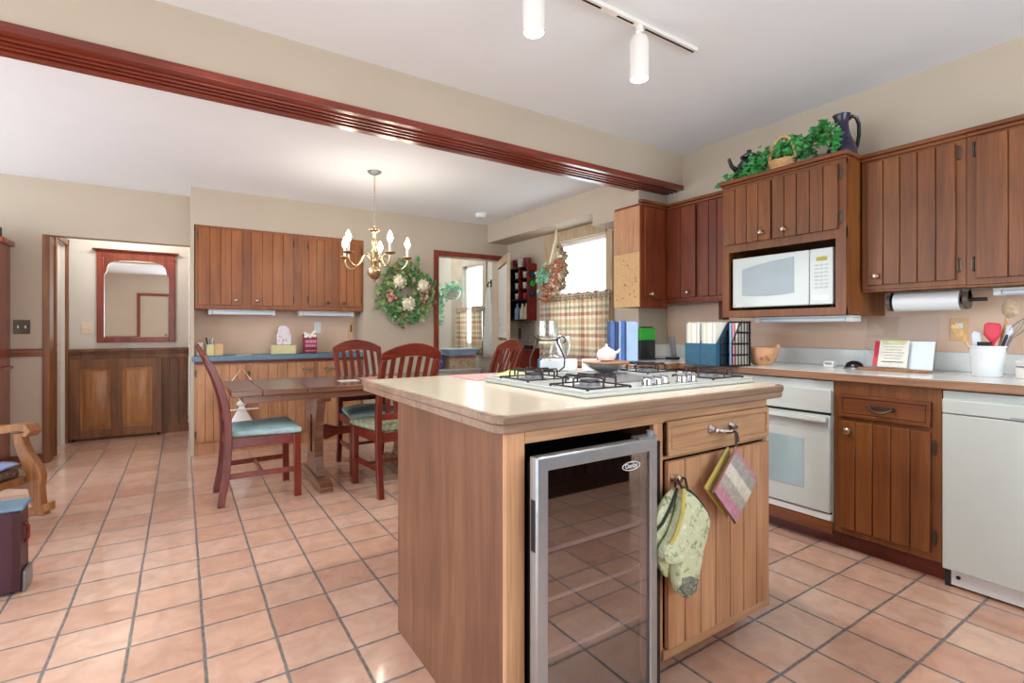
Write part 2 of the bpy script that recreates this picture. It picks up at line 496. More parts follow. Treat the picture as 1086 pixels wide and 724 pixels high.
def plaid(name, axis_h='Y'):
    t = NT(name)
    tc = t.node('ShaderNodeTexCoord')
    sp = t.node('ShaderNodeSeparateXYZ'); t.link(tc.outputs['Object'], sp.inputs[0])
    def bands(val, period, stops):
        f = t.math('FRACT', t.math('DIVIDE', val, period))
        return t.ramp(f, stops)
    cr, tan, rust, olive = S(236, 227, 212), S(212, 190, 158), S(184, 138, 120), S(174, 174, 146)
    st = [(0, cr), (.14, cr), (.16, rust), (.3, rust), (.32, cr), (.46, cr), (.48, olive), (.6, olive), (.62, cr), (.74, cr), (.76, tan), (.95, tan)]
    a = bands(sp.outputs['XYZ'.index(axis_h)], .2, st); b = bands(sp.outputs[2], .22, st)
    c = t.mix(.5, a, b)
    for n in t.n:
        if n.type == 'VALTORGB': n.color_ramp.interpolation = 'LINEAR'
    t.link(c, t.b.inputs['Base Color'])
    t.b.inputs['Roughness'].default_value = .9
    tr = t.node('ShaderNodeBsdfTranslucent'); t.link(c, tr.inputs[0])
    mx = t.node('ShaderNodeMixShader'); mx.inputs[0].default_value = .45
    t.link(t.b.outputs[0], mx.inputs[1]); t.link(tr.outputs[0], mx.inputs[2]); t.link(mx.outputs[0], t.out.inputs[0])
    return t.m
M['plaid'] = plaid('plaid_cotton')

def floral(name, base, spots, scale):
    t = NT(name)
    v = t.coords('Object')
    vo = t.node('ShaderNodeTexVoronoi'); vo.inputs['Scale'].default_value = scale; t.link(v, vo.inputs['Vector'])
    n = t.noise(v, scale * 1.3, 4, .6, 1.2)
    c = t.ramp(n, [(.36, spots[0]), (.46, base), (.58, base), (.68, spots[1])])
    m = t.ramp(vo.outputs['Distance'], [(.12, (1, 1, 1, 1)), (.2, (0, 0, 0, 1))])
    c = t.mix(m, c, spots[2])
    t.link(c, t.b.inputs['Base Color']); t.b.inputs['Roughness'].default_value = .85
    return t.m
M['mitt'] = floral('sage_floral_quilt', S(196, 204, 166), (S(120, 138, 96), S(232, 226, 208), S(214, 190, 178)), 22)
M['mitt_band'] = floral('checked_quilt', S(120, 122, 108), (S(40, 44, 40), S(190, 196, 170), S(60, 60, 54)), 70)
M['mitt_lining'] = plain('mustard_lining', S(188, 170, 90), .85, var=.1)
M['rustbind'] = plain('rust_binding', S(140, 96, 88), .85, var=.1)
M['binding'] = plain('dark_green_binding', S(48, 54, 48), .85, var=.1)
M['rockfab'] = floral('dark_floral_fabric', S(104, 84, 74), (S(58, 44, 46), S(178, 150, 120), S(150, 90, 84)), 26)
M['tintin'] = floral('violet_floral_tin', S(120, 110, 170), (S(60, 50, 120), S(210, 200, 220), S(190, 90, 120)), 24)
def stripes(name, cols, period, ax):
    t = NT(name); tc = t.node('ShaderNodeTexCoord')
    sp = t.node('ShaderNodeSeparateXYZ'); t.link(tc.outputs['Object'], sp.inputs[0])
    val = None
    for k, w in zip((0, 1, 2), ax):
        if w:
            q = t.math('MULTIPLY', sp.outputs[k], w); val = q if val is None else t.math('ADD', val, q)
    f = t.math('FRACT', t.math('DIVIDE', val, period))
    st = []
    n = len(cols)
    for i, c in enumerate(cols): st += [(i / n + .02, c), ((i + 1) / n - .02, c)]
    c = t.ramp(f, st)
    c = t.mix(1.0, c, t.ramp(t.noise(t.coords('Object'), 40, 4, .6, 1), [(.35, (.8, .8, .8, 1)), (.65, (1.1, 1.1, 1.1, 1))]), 'MULTIPLY')
    t.link(c, t.b.inputs['Base Color']); t.b.inputs['Roughness'].default_value = .85
    return t.m
M['holder'] = stripes('striped_quilt', [S(184, 132, 146), S(164, 158, 146), S(204, 198, 184), S(156, 152, 146), S(176, 128, 136)], .2, (.7, 0, .7))
M['mags'] = stripes('magazine_edges', [S(232, 230, 218), S(206, 202, 188), S(238, 236, 226), S(190, 192, 186), S(226, 222, 208)], .034, (0, 1, 0))

# ------------------------------------------------------------------ the room shell
WX = 3.47          # right wall
C1, C2 = 2.594, 2.44
YB, YBB = 2.714, 2.93   # beam
YW = 5.40          # dining back wall
YL, YR = 5.82, 6.80     # left wall, hall wall
SX = 3.18          # soffit face

struct(MB().box(-3.3, WX + .15, -2.7, 8.0, -.08, 0), 'floor', M['floor'], 'terracotta tiled floor with grey grout', 'floor')
struct(MB().box(-3.3, WX + .15, -2.7, YB, C1, C1 + .08), 'ceiling', M['ceiling'], 'white kitchen ceiling with track light', 'ceiling')
struct(MB().box(-3.3, WX + .15, YBB, 8.0, C2, C2 + .08), 'ceiling_dining', M['ceiling'], 'white dining area ceiling beyond the beam', 'ceiling')
struct(MB().box(-3.3, WX - .001, YB, YBB, 2.309, 2.72), 'beam', M['wall'], 'beige header beam between kitchen and dining area', 'beam')
# beam underside: stepped mahogany door track
tb = MB()
tb.box(-3.3, WX - .005, YB - .016, YB + .024, 2.296, 2.334)
tb.box(-3.3, WX - .005, YB + .0, YBB - .03, 2.302, 2.309)
for y0, y1, z in ((YB + .045, YB + .062, 2.29), (YB + .088, YB + .104, 2.29), (YB + .13, YB + .146, 2.29), (YB + .172, YB + .226, 2.288)):
    tb.box(-3.3, WX - .005, y0, y1, z, 2.306)
struct(tb, 'trim_1', M['trim'], 'mahogany grooved folding door track under the beam', 'trim', bevel=.003)
# right wall with window opening
wb = MB()
wz0, wz1, wy0, wy1 = .86, 2.10, 3.60, 4.44
wb.box(WX, WX + .15, -2.7, wy0, 0, C1); wb.box(WX, WX + .15, wy1, 5.40, 0, C1)
wb.box(WX, WX + .15, wy0, wy1, 0, wz0); wb.box(WX, WX + .15, wy0, wy1, wz1, C1)
struct(wb, 'wall_right', M['wall'], 'beige right wall behind counters and window', 'wall')
struct(MB().box(3.12, WX - .001, 2.87, 2.99, 0, 2.287), 'wall_stub', M['wall'], 'short beige wall stub below the end of the beam', 'wall')
sf = MB()
sf.box(SX, WX - .001, 3.49, YW - .001, 2.222, C2); sf.box(SX, WX - .001, 2.992, 3.489, 2.102, C2)
struct(sf, 'wall_soffit', M['wall'], 'beige soffit above the dining window', 'wall')
# back wall: niche, header, doorway
bw = MB()
nx0, nx1, ny = .092, 1.632, 5.70
bw.box(.066, nx0, YW, 6.8, 0, C2)
bw.box(nx0, nx1, ny, ny + .12, 0, C2)
bw.box(nx0, nx1, YW, ny, 2.102, C2)
dx0, dx1, dz = 2.51, 3.315, 2.01
bw.box(nx1, dx0, YW, ny + .12, 0, C2)
bw.box(dx0, dx1, YW, 5.52, dz, C2)
bw.box(dx1, WX, YW, 5.52, 0, C2)
struct(bw, 'wall_back', M['wall'], 'beige back wall with cabinet niche and doorway', 'wall')
lw = MB()
lw.box(-3.3, -.985, YL, 5.95, 0, C2); lw.box(-.985, .0655, YL, 5.95, 1.962, C2)
struct(lw, 'wall_left', M['wall'], 'beige wall with dark chair rail beside the hall opening', 'wall')
struct(MB().box(-1.2, .0655, YR, YR + .1, 0, C2), 'wall_hall', M['wall_pale'], 'pale hall wall where the framed mirror hangs', 'wall')
hs = MB()
hs.box(-1.08, -.98, 5.95, 6.14, 0, C2); hs.box(-1.08, -.98, 6.14, 6.66, 1.99, C2); hs.box(-1.08, -.98, 6.66, YR, 0, C2)
struct(hs, 'wall_hall_side', M['wall_pale'], 'pale side wall of the hall', 'wall')
# far sides of the house, outside the photo; openings added and sized for fill daylight
fw = MB()
for y0, y1, z0, z1 in ((-2.7, .1, 0, 2.7), (2.4, 3.05, 0, 2.7), (5.6, 5.82, 0, 2.7), (.1, 2.4, 0, .25), (3.05, 5.6, 0, .15), (.1, 2.4, 2.35, 2.7), (3.05, 5.6, 2.4, 2.7)):
    fw.box(-3.4, -3.3, y0, y1, z0, z1)
struct(fw, 'wall_west', M['wall'], 'beige wall with wide openings sized for fill daylight, far side of the room', 'wall')
rw = MB()
for x0, x1, z0, z1 in ((-3.3, -.2, 0, 2.7), (3.2, 3.62, 0, 2.7), (-.2, 3.2, 0, .2), (-.2, 3.2, 2.35, 2.7)):
    rw.box(x0, x1, -2.8, -2.7, z0, z1)
struct(rw, 'wall_front', M['wall'], 'beige wall with a wide opening added for fill daylight behind the camera', 'wall')
struct(MB().box(-3.3, -.98, -2.7, -2.68, .91, .98).box(-.98, -.91, -2.7, -2.67, 0, 2.1).box(-.30, -.23, -2.7, -2.67, 0, 2.1).box(-.91, -.30, -2.7, -2.67, 2.03, 2.1), 'trim_2', M['trim'], 'mahogany chair rail and door casing on the wall behind', 'trim')
rd = thing('door_3', 'tan door in mahogany casing on the wall behind', 'door', (-.6, -2.69, 0), kind='structure')
part(MB().box(-.905, -.305, -2.699, -2.68, .01, 2.025), 'leaf', M['wall'], rd)
m = MB()
for z0, z1 in ((.15, .9), (1.05, 1.9)):
    for a, b in ((-.84, -.63), (-.58, -.37)): m.box(a, b, -2.68, -2.672, z0, z1)
part(m, 'raised_panel', M['wall'], rd, bevel=.004)
part(MB().sphere((-.36, -2.64, 1.0), .026, n=12).cyl((-.36, -2.68, 1.0), (-.36, -2.65, 1.0), .01), 'knob', M['bronze'], rd)
# mud room beyond the doorway
my1 = 7.6
mr_ = MB()
mr_.box(2.1, 3.52, my1, my1 + .1, 0, C2); mr_.box(2.0, 2.1, 5.82, my1, 0, C2)
struct(mr_, 'wall_mudroom', M['wall_pale'], 'pale mud room walls beyond the doorway', 'wall')
mw = MB()
mz0, mz1, ma0, ma1 = .9, 2.08, 6.06, 6.66
mw.box(3.5, 3.62, 5.52, ma0, 0, C2); mw.box(3.5, 3.62, ma1, my1 + .1, 0, C2)
mw.box(3.5, 3.62, ma0, ma1, 0, mz0); mw.box(3.5, 3.62, ma0, ma1, mz1, C2)
struct(mw, 'wall_mudroom_side', M['wall_pale'], 'pale mud room wall around its window', 'wall')

def casing(name, face, p, a0, a1, z0, z1, w, d, mat, label, sill=True):
    m = MB()
    m.fbox(face, p, a0 - w, a0, .0005, d, z0 if not sill else z0 - w, z1 + w)
    m.fbox(face, p, a1, a1 + w, .0005, d, z0 if not sill else z0 - w, z1 + w)
    m.fbox(face, p, a0, a1, .0005, d, z1, z1 + w)
    if sill: m.fbox(face, p, a0 - w, a1 + w, .0005, d + .03, z0 - .03, z0)
    return struct(m, name, mat, label, 'trim', bevel=.004)
M['splash'] = plain('warm_lit_wall_paint', S(222, 190, 166), .55, var=.03, scale=6)  # same wall as around it; its warmer lit tone is painted on
struct(MB().box(WX - .003, WX - .0004, -.6, 2.868, 1.023, 1.344), 'wall_right_backsplash', M['splash'], 'right wall band between worktop and wall cabinets with warm light painted in', 'wall')
struct(MB().box(nx0 + .0005, nx1 - .0005, ny - .003, ny - .0004, .902, 1.336), 'wall_back_niche', M['splash'], 'back of the dining niche with warm light painted in', 'wall')
casing('trim_3', 'Y', YW, dx0, dx1, 0, dz, .062, .02, M['trimz'], 'mahogany door casing on the back wall', False)
# dining window
wn = thing('window_1', 'bright dining window with pale wood frame', 'window', (WX, (wy0 + wy1) / 2, wz0), kind='structure')
m = MB()
m.box(WX - .02, WX - .0005, wy1, wy1 + .16, wz0 - .1, 2.215); m.box(WX - .02, WX - .0005, wy0 - .09, wy0, wz0 - .1, 2.10)
m.box(WX - .02, WX - .0005, wy0, wy1, 2.10, 2.215); m.box(WX - .05, WX - .0005, wy0 - .09, wy1 + .16, wz0 - .04, wz0)
part(m, 'casing', M['pale_wood'], wn, bevel=.004)
m = MB()
for a0, a1, b0, b1 in ((wy0, wy0 + .05, wz0, wz1), (wy1 - .06, wy1, wz0, wz1), (wy0, wy1, wz1 - .045, wz1), (wy0, wy1, wz0, wz0 + .05), (wy0, wy1, 1.44, 1.475)):
    m.box(WX + .05, WX + .1, a0, a1, b0, b1)
part(m, 'sash', M['trimwhite'], wn, bevel=.004)
part(MB().box(WX + .072, WX + .078, wy0 + .05, wy1 - .06, wz0 + .05, wz1 - .045), 'pane', M['glass'], wn)
M['mudcase'] = wood('grey_cream_casing', S(176, 164, 148), S(192, 182, 166), S(208, 199, 185), 'Z', .5)
wn2 = thing('window_2', 'bright mud room window with pale frame', 'window', (3.5, 6.36, mz0), kind='structure')
m = MB()
m.box(3.48, 3.4995, ma1, ma1 + .36, mz0 - .1, 2.30); m.box(3.48, 3.4995, ma0 - .10, ma0, mz0 - .1, 2.20)
m.box(3.48, 3.4995, ma0, ma1, mz1, 2.30); m.box(3.46, 3.4995, ma0 - .1, ma1 + .1, mz0 - .04, mz0)
part(m, 'casing', M['mudcase'], wn2, bevel=.004)
m = MB()
for a0, a1, b0, b1 in ((ma0, ma0 + .04, mz0, mz1), (ma1 - .05, ma1, mz0, mz1), (ma0, ma1, mz1 - .04, mz1), (ma0, ma1, mz0, mz0 + .05)):
    m.box(3.54, 3.58, a0, a1, b0, b1)
part(m, 'sash', M['trimwhite'], wn2, bevel=.004)
part(MB().box(3.557, 3.563, ma0 + .04, ma1 - .05, mz0 + .05, mz1 - .04), 'pane', M['glass'], wn2)

# left wall trim, hall wainscot
struct(MB().box(-3.29, -.99, YL - .02, YL - .0005, .918, .982).box(-3.29, -.99, YL - .03, YL - .0005, .945, .966), 'trim_4', M['hallx'], 'dark wood chair rail on the left wall', 'trim', bevel=.004)
struct(MB().box(-3.29, -1.0, YL - .016, YL - .0005, 0, .085), 'baseboard_left', M['hallx'], 'brown wooden baseboard along the left wall', 'baseboard', bevel=.004)
struct(MB().box(-1.0, -.952, YL - .02, 5.96, 0, 1.962), 'trim_5', M['hall'], 'wood casing at the left side of the hall opening', 'trim', bevel=.004)
wc = MB()
x = -.975
while x < .05:
    wc.box(x, min(x + .083, .064), YR - .012, YR - .0005, .09, .83); x += .086
wc.box(-.975, .064, YR - .02, YR - .0005, 0, .09)
wc.box(-.975, .064, YR - .03, YR - .0005, .83, .885); wc.box(-.975, .064, YR - .045, YR - .0005, .915, .945); wc.box(-.975, .064, YR - .024, YR - .0005, .885, .915)
struct(wc, 'trim_6', M['hall'], 'brown plank wainscot along the hall wall', 'trim', bevel=.003)
struct(MB().box(-.98, -.955, 6.08, 6.14, 0, 2.05).box(-.98, -.955, 6.66, 6.72, 0, 2.05).box(-.98, -.955, 6.08, 6.72, 1.99, 2.05), 'trim_7', M['hall'], 'wood casing around the side door in the hall', 'trim', bevel=.004)
hd = thing('door_1', 'pale hall door standing in the side wall', 'door', (-1.03, 6.4, 0), kind='structure')
m = MB().box(-1.045, -1.01, 6.145, 6.655, .01, 1.985)
part(m, 'leaf', M['trimwhite'], hd)
m = MB()
for z0, z1 in ((.15, .85), (1.0, 1.85)):
    for y0, y1 in ((6.2, 6.37), (6.43, 6.6)): m.box(-1.01, -1.002, y0, y1, z0, z1)
part(m, 'raised_panel', M['trimwhite'], hd, bevel=.004)

# ------------------------------------------------------------------ cabinets
def planks(m, face, p, a0, a1, z0, z1, n, t=.019, gap=.0035):
    m.fbox(face, p, a0 + .001, a1 - .001, 0.0008, t - .008, z0 + .001, z1 - .001)
    w = (a1 - a0) / n
    for i in range(n):
        m.fbox(face, p, a0 + w * i + (gap / 2 if i else 0), a0 + w * (i + 1) - (gap / 2 if i < n - 1 else 0), .0012, t, z0, z1)
def out(face, d):
    return Vector((-d, 0, 0)) if face == 'X' else Vector((0, -d, 0))
def pt(face, p, a, d, z):
    return Vector((p - d, a, z)) if face == 'X' else Vector((a, p - d, z))
def Rface(face):
    return Vector((-1, 0, 0) if face == 'X' else (0, -1, 0)).to_track_quat('Z', 'Y').to_matrix()
def add_knob(parent, face, p, a, z, d=.019, mat='nickel', r=.016):
    m = MB().lathe([(.011, 0), (.009, .004), (.006, .008), (.007, .014), (r, .02), (r, .026), (r * .6, .031), (.002, .032)], pt(face, p, a, d, z), 16, Rface(face))
    return part(m, 'knob', M[mat], parent)
def add_hinge(parent, face, p, a, z, d=.0, mat='bronze'):
    m = MB(); m.fbox(face, p, a - .010, a + .010, d + .0005, d + .004, z - .024, z + .024)
    c0 = pt(face, p, a, d + .005, z - .026); c1 = pt(face, p, a, d + .005, z + .026); m.cyl(c0, c1, .005, n=8)
    for s_ in (-.03, .03): m.sphere(pt(face, p, a, d + .005, z + s_), .0055, n=8)
    return part(m, 'hinge', M[mat], parent)
def add_pull(parent, face, p, a, z, d=.019, w=.095, mat='bronze'):
    m = MB()
    m.fbox(face, p, a - w * .62, a + w * .62, d, d + .002, z - .007, z + .009)
    for s_ in (-1, 1): m.lathe([(.011, 0), (.008, .01), (.006, .016)], pt(face, p, a + s_ * w / 2, d, z), 10, Rface(face))
    pts = [pt(face, p, a + (i / 8 - .5) * w, d + .016 + .008 * math.sin(PI * i / 8), z - .02 * math.sin(PI * i / 8)) for i in range(9)]
    m.tube(pts, [.004, .0045, .006, .007, .0075, .007, .006, .0045, .004], 8)
    return part(m, 'handle', M[mat], parent)
def door_part(parent, face, p, a0, a1, z0, z1, n, mat, name='door', knob=None, hinge=None, pull=None, hz=None, kmat='nickel'):
    m = MB(); planks(m, face, p, a0, a1, z0, z1, n)
    d = part(m, name, mat, parent, bevel=.0022, seg=1)
    if knob: add_knob(d, face, p, knob[0], knob[1], mat=kmat)
    if pull: add_pull(d, face, p, *pull)
    if hinge is not None:
        for z in hz or (z0 + .07, z1 - .07): add_hinge(d, face, p, hinge, z)
    return d
def drawer_part(parent, face, p, a0, a1, z0, z1, mat, pull=True, t=.019):
    m = MB()
    i = .016
    m.fbox(face, p, a0, a1, .001, t - .006, z0, z1)
    def P2(a, z): return (a, z)
    o_ = [(a0, z0), (a1, z0), (a1, z1), (a0, z1)]; n_ = [(a0 + i, z0 + i), (a1 - i, z0 + i), (a1 - i, z1 - i), (a0 + i, z1 - i)]
    m.frame(o_, n_, 'YZ' if face == 'X' else 'XZ', p - .002, p - t)
    m.fbox(face, p, a0 + i + .004, a1 - i - .004, .002, t - .003, z0 + i + .004, z1 - i - .004)
    d = part(m, 'drawer', mat, parent, bevel=.002, seg=1)
    if pull: add_pull(d, face, p, (a0 + a1) / 2, (z0 + z1) / 2 + .004)
    return d

# --- right wall uppers (faces look to -X)
def upper(name, label, p, a0, a1, z0, z1, back, doors, mat='cab', crown=True, face='X', crownmat='cabh', group=None):
    loc = (p, (a0 + a1) / 2, z0) if face == 'X' else ((a0 + a1) / 2, p, z0)
    t = thing(name, label, 'cabinet', loc, group)
    m = MB()
    dp = back - p
    m.fbox(face, p, a0, a1, -dp, 0, z0 + .012, z1)
    m.fbox(face, p, a0, a1, -.02, 0, z0, z0 + .012)
    part(m, 'body', M[mat], t, bevel=.002, seg=1)
    if crown:
        m = MB(); m.fbox(face, p, a0 - .002, a1 + .002, -.02, .012, z1 - .016, z1 + .004); m.fbox(face, p, a0 - .006, a1 + .006, -.02, .022, z1 + .004, z1 + .026)
        part(m, 'crown_moulding', M[crownmat], t, bevel=.006)
    for d in doors:
        door_part(t, face, p, *d[:4], d[4], M[mat], **d[5])
    return t
UF = 3.15
upper('wall_cabinet', 'brown plank-door wall cabinet above the paper towel roll', UF, .824, 1.268, 1.348, 2.078, WX - .001,
      [(.862, 1.236, 1.385, 2.05, 5, dict(knob=(1.192, 1.43), hinge=.85, hz=(1.456, 2.0)))])
upper('wall_cabinet', 'brown plank-door wall cabinet cut off by the photo edge above the utensil crock', UF, .30, .8235, 1.345, 2.078, WX - .001,
      [(.34, .785, 1.385, 2.05, 4, dict(knob=(.39, 1.43), hinge=.796, hz=(1.456, 2.0)))])
upper('wall_cabinet', 'brown wall cabinet in the corner, shade tinted into its wood, left of the microwave', UF, 2.0165, 2.605, 1.345, 2.085, WX - .001,
      [(2.337, 2.60, 1.385, 2.06, 2, dict(knob=(2.40, 1.42))), (2.03, 2.292, 1.385, 2.06, 4, dict(hinge=2.302, hz=(1.45, 2.0)))], mat='cab_shaded')
cc = upper('wall_cabinet', 'brown corner cabinet, shade tinted into its wood, with a cork board on its end', 2.6, 2.845, 3.148, 1.305, 2.085, 2.868,
           [(2.876, 3.085, 1.375, 2.055, 2, dict(knob=(2.935, 1.41)))], mat='cab_shaded', face='Y', crownmat='cabx')
m = MB().box(2.838, 2.8448, 2.606, 2.866, 1.315, 1.722)
part(MB().box(2.8395, 2.8448, 2.606, 2.866, 1.723, 2.066), 'end_panel', M['bcab'], cc, 'lighter brown wooden end panel')
cork = part(m, 'cork_board', M['ply'], cc, 'tan cork board with small pins')
for i in range(11):
    y, z = random.uniform(2.63, 2.84), random.uniform(1.36, 1.69)
    part(MB().sphere((2.836, y, z), .004, n=8), 'pin', M['blackm'], cork)

# --- microwave cabinet
MX, m0, m1 = 3.0, 1.275, 2.014
mc = thing('microwave_cabinet', 'deep brown wall cabinet that holds the white microwave', 'cabinet', (MX, (m0 + m1) / 2, 1.225))
m = MB()
m.box(MX, WX - .001, m0, m0 + .02, 1.225, 2.09); m.box(MX, WX - .001, m1 - .02, m1, 1.225, 2.09)
a_, b_ = m0 + .0202, m1 - .0202
m.box(MX, WX - .001, a_, b_, 2.07, 2.09); m.box(MX, WX - .001, a_, b_, 1.2255, 1.262); m.box(MX + .02, WX - .001, a_, b_, 1.655, 1.675)
m.box(WX - .012, WX - .001, a_, b_, 1.2625, 1.6545); m.box(WX - .012, WX - .001, a_, b_, 1.6755, 2.0695)
part(m, 'body', M['cab'], mc, bevel=.002, seg=1)
m = MB()
m.fbox('X', MX, m0, m0 + .052, 0, .018, 1.225, 2.07); m.fbox('X', MX, m1 - .046, m1, 0, .018, 1.225, 2.07)
m.fbox('X', MX, m0, m1, 0, .0178, 1.225, 1.266); m.fbox('X', MX, m0, m1, 0, .0178, 1.642, 1.70); m.fbox('X', MX, m0, m1, 0, .0178, 2.04, 2.07)
part(m, 'face_frame', M['cab'], mc)
m = MB(); m.fbox('X', MX, m0 - .004, m1 + .004, -.46, .03, 2.068, 2.084); m.fbox('X', MX, m0 - .012, m1 + .012, -.46, .042, 2.084, 2.108)
part(m, 'crown_moulding', M['cabh'], mc, bevel=.006)
door_part(mc, 'X', MX - .018, 1.312, 1.672, 1.69, 2.045, 5, M['cab'], knob=(1.60, 1.735), hinge=1.302, hz=(1.752, 1.99))
door_part(mc, 'X', MX - .018, 1.682, 1.992, 1.69, 2.045, 4, M['cab'], knob=(1.738, 1.737), hinge=2.0, hz=(1.752, 1.99))
# microwave
mw_ = thing('microwave', 'white microwave oven inside the wall cabinet', 'microwave', (3.02, 1.64, 1.266))
y0, y1, z0, z1 = 1.345, 1.948, 1.284, 1.60
part(MB().box(3.012, 3.40, y0, y1, z0, z1), 'body', M['appliance'], mw_, bevel=.006)
part(MB().box(2.992, 3.0115, 1.472, y1, z0, z1), 'door', M['appliance'], mw_, bevel=.006)
wpoly = []
for i in range(13):
    k = i / 12; wpoly.append((1.555 + k * .325, 1.572 - .028 * k - .02 * k ** 3))
wpoly += [(1.88, 1.36)] + [(1.88 - k / 6 * .325, 1.358 - .008 * math.sin(PI * k / 6)) for k in range(1, 6)] + [(1.555, 1.36)]
part(MB().prism(wpoly, 'YZ', 2.9895, 2.992), 'door_window', plain('grey_mesh_window', S(150, 162, 168), .3, var=.04), mw_)
cp = part(MB().box(2.994, 3.0115, y0, 1.470, z0, z1), 'control_panel', M['appliance'], mw_, bevel=.005)
part(MB().box(2.992, 2.994, 1.376, 1.432, 1.53, 1.552), 'display', M['display'], cp)
m = MB()
for r in range(7):
    for c in range(3):
        m.box(2.9925, 2.994, 1.372 + c * .026, 1.39 + c * .026, 1.502 - r * .021, 1.512 - r * .021)
part(m, 'keypad', plain('grey_keys', S(176, 182, 184), .5), cp)
part(MB().box(2.9925, 2.994, 1.365, 1.45, 1.31, 1.335), 'open_button', M['white'], cp)
part(MB().cyl((2.9905, 1.932, 1.30), (2.992, 1.932, 1.30), .006), 'badge', M['greymetal'], mw_)
for sy in (1.37, 1.92):
    part(MB().cyl((3.05, sy, 1.2625), (3.05, sy, 1.285), .012), 'foot', M['blackm'], mw_)
    part(MB().cyl((3.35, sy, 1.2625), (3.35, sy, 1.285), .012), 'foot', M['blackm'], mw_)

def under_light(p0, p1, axis, label, z1, group='under-cabinet lights'):
    x0, y0 = p0; x1, y1 = p1
    t = thing('under_cabinet_light', label, 'light fixture', ((x0 + x1) / 2, (y0 + y1) / 2, z1), group)
    part(MB().box(x0, x1, y0, y1, z1 - .012, z1 - .0005), 'housing', M['white'], t, bevel=.003)
    e = .03
    if axis == 'Y': m = MB().box(x0 + .004, x1 - .004, y0 + e, y1 - e, z1 - .034, z1 - .0125)
    else: m = MB().box(x0 + e, x1 - e, y0 + .004, y1 - .004, z1 - .048, z1 - .0125)
    part(m, 'diffuser', M['frost'], t, bevel=.006)
    for k in (0, 1):
        if axis == 'Y':
            yy = (y0, y0 + e - .001) if k == 0 else (y1 - e + .001, y1); m = MB().box(x0, x1, *yy, z1 - .036, z1 - .0125)
        else:
            xx = (x0, x0 + e - .001) if k == 0 else (x1 - e + .001, x1); m = MB().box(*xx, y0, y1, z1 - .05, z1 - .0125)
        part(m, 'end_cap', M['white'], t, bevel=.003)
    return t
under_light((3.10, 1.30), (3.22, 1.86), 'Y', 'white light bar under the microwave cabinet', 1.2245)
under_light((3.28, .36), (3.38, .76), 'Y', 'white light bar under the right-hand wall cabinet', 1.3445)

# --- base cabinets on the right wall
BF = 2.842
def base(name, label, p, a0, a1, back, face='X', mat='cab', z1=.877):
    loc = (p, (a0 + a1) / 2, 0) if face == 'X' else ((a0 + a1) / 2, p, 0)
    t = thing(name, label, 'cabinet', loc)
    m = MB(); m.fbox(face, p, a0, a1, -(back - p), 0, .098, z1); part(m, 'body', M[mat], t, bevel=.002, seg=1)
    m = MB(); m.fbox(face, p, a0, a1, -(back - p), -.072, 0, .0975); part(m, 'toe_kick', M['cabred'], t)
    return t
b1 = base('base_cabinet', 'brown base cabinet with one drawer between oven and dishwasher', BF, .826, 1.272, WX - .002)
drawer_part(b1, 'X', BF, .862, 1.243, .70, .815, M['cabh'])
door_part(b1, 'X', BF, .864, 1.243, .132, .679, 5, M['cab'], knob=(1.196, .632), hinge=.853, hz=(.206, .612), kmat='nickel')
b2 = base('base_cabinet', 'brown corner base cabinet hidden behind the island', BF, 1.894, 2.866, WX - .002)
door_part(b2, 'X', BF, 1.91, 2.19, .132, .83, 4, M['cab'], knob=(2.15, .76))
b3 = base('base_cabinet', 'brown base cabinet of the counter under the cork board', 2.25, 2.42, 2.838, 2.866, 'Y')
door_part(b3, 'Y', 2.25, 2.45, 2.80, .132, .83, 4, M['cab'], knob=(2.49, .76))

# dishwasher
dw = thing('dishwasher', 'almond white dishwasher right of the drawer cabinet', 'dishwasher', (BF, .52, 0))
part(MB().box(BF, 3.44, .222, .822, .11, .872), 'body', M['appliance'], dw)
part(MB().box(BF - .022, BF - .0005, .224, .820, .088, .772), 'door', M['appliance'], dw, bevel=.004)
cpd = part(MB().box(BF - .026, BF - .0005, .224, .820, .775, .838), 'control_panel', M['appliance'], dw, bevel=.005)
part(MB().box(BF - .028, BF - .024, .40, .60, .777, .786), 'latch_slot', M['greymetal'], cpd)
kp = part(MB().box(BF + .02, BF + .05, .226, .80, .012, .085), 'kick_plate', M['white'], dw)
part(MB().cyl((BF + .016, .775, .05), (BF + .0205, .775, .05), .008), 'screw', M['blackm'], kp)
part(MB().box(BF + .02, BF + .45, .802, .822, 0, .10), 'leg_bracket', M['blackm'], dw)
part(MB().box(BF + .3, BF + .35, .25, .29, 0, .11), 'leg_bracket', M['blackm'], dw)
# wall oven
ov = thing('oven', 'white built-in oven under the counter', 'oven', (BF, 1.583, 0))
oy0, oy1 = 1.275, 1.891
part(MB().box(BF, 3.40, oy0, oy1, .10, .872), 'body', M['appliance'], ov)
part(MB().box(BF + .075, 3.40, oy0, oy1, 0, .0995), 'toe_kick', M['cabred'], ov)
part(MB().box(BF - .014, BF - .0005, oy0, oy1, .078, .14), 'base_rail', M['cabh'], ov)
part(MB().box(BF - .024, BF - .0005, oy0 + .004, oy1 - .004, .708, .83), 'control_panel', M['appliance'], ov, bevel=.004)
od = part(MB().box(BF - .03, BF - .0005, oy0 + .006, oy1 - .006, .186, .694), 'door', M['appliance'], ov, bevel=.006)
part(MB().box(BF - .0325, BF - .0298, 1.41, 1.755, .29, .557), 'door_window', plain('oven_glass', S(150, 172, 176), .08, var=.05), od, bevel=.001)
hm = MB()
for i in range(3): pass
hm.prism([(BF - .0305, .692), (BF - .062, .688), (BF - .066, .664), (BF - .05, .652), (BF - .044, .668), (BF - .0305, .67)], 'XZ', oy0 + .01, oy1 - .01)
part(hm, 'handle', M['appliance'], od, bevel=.003)
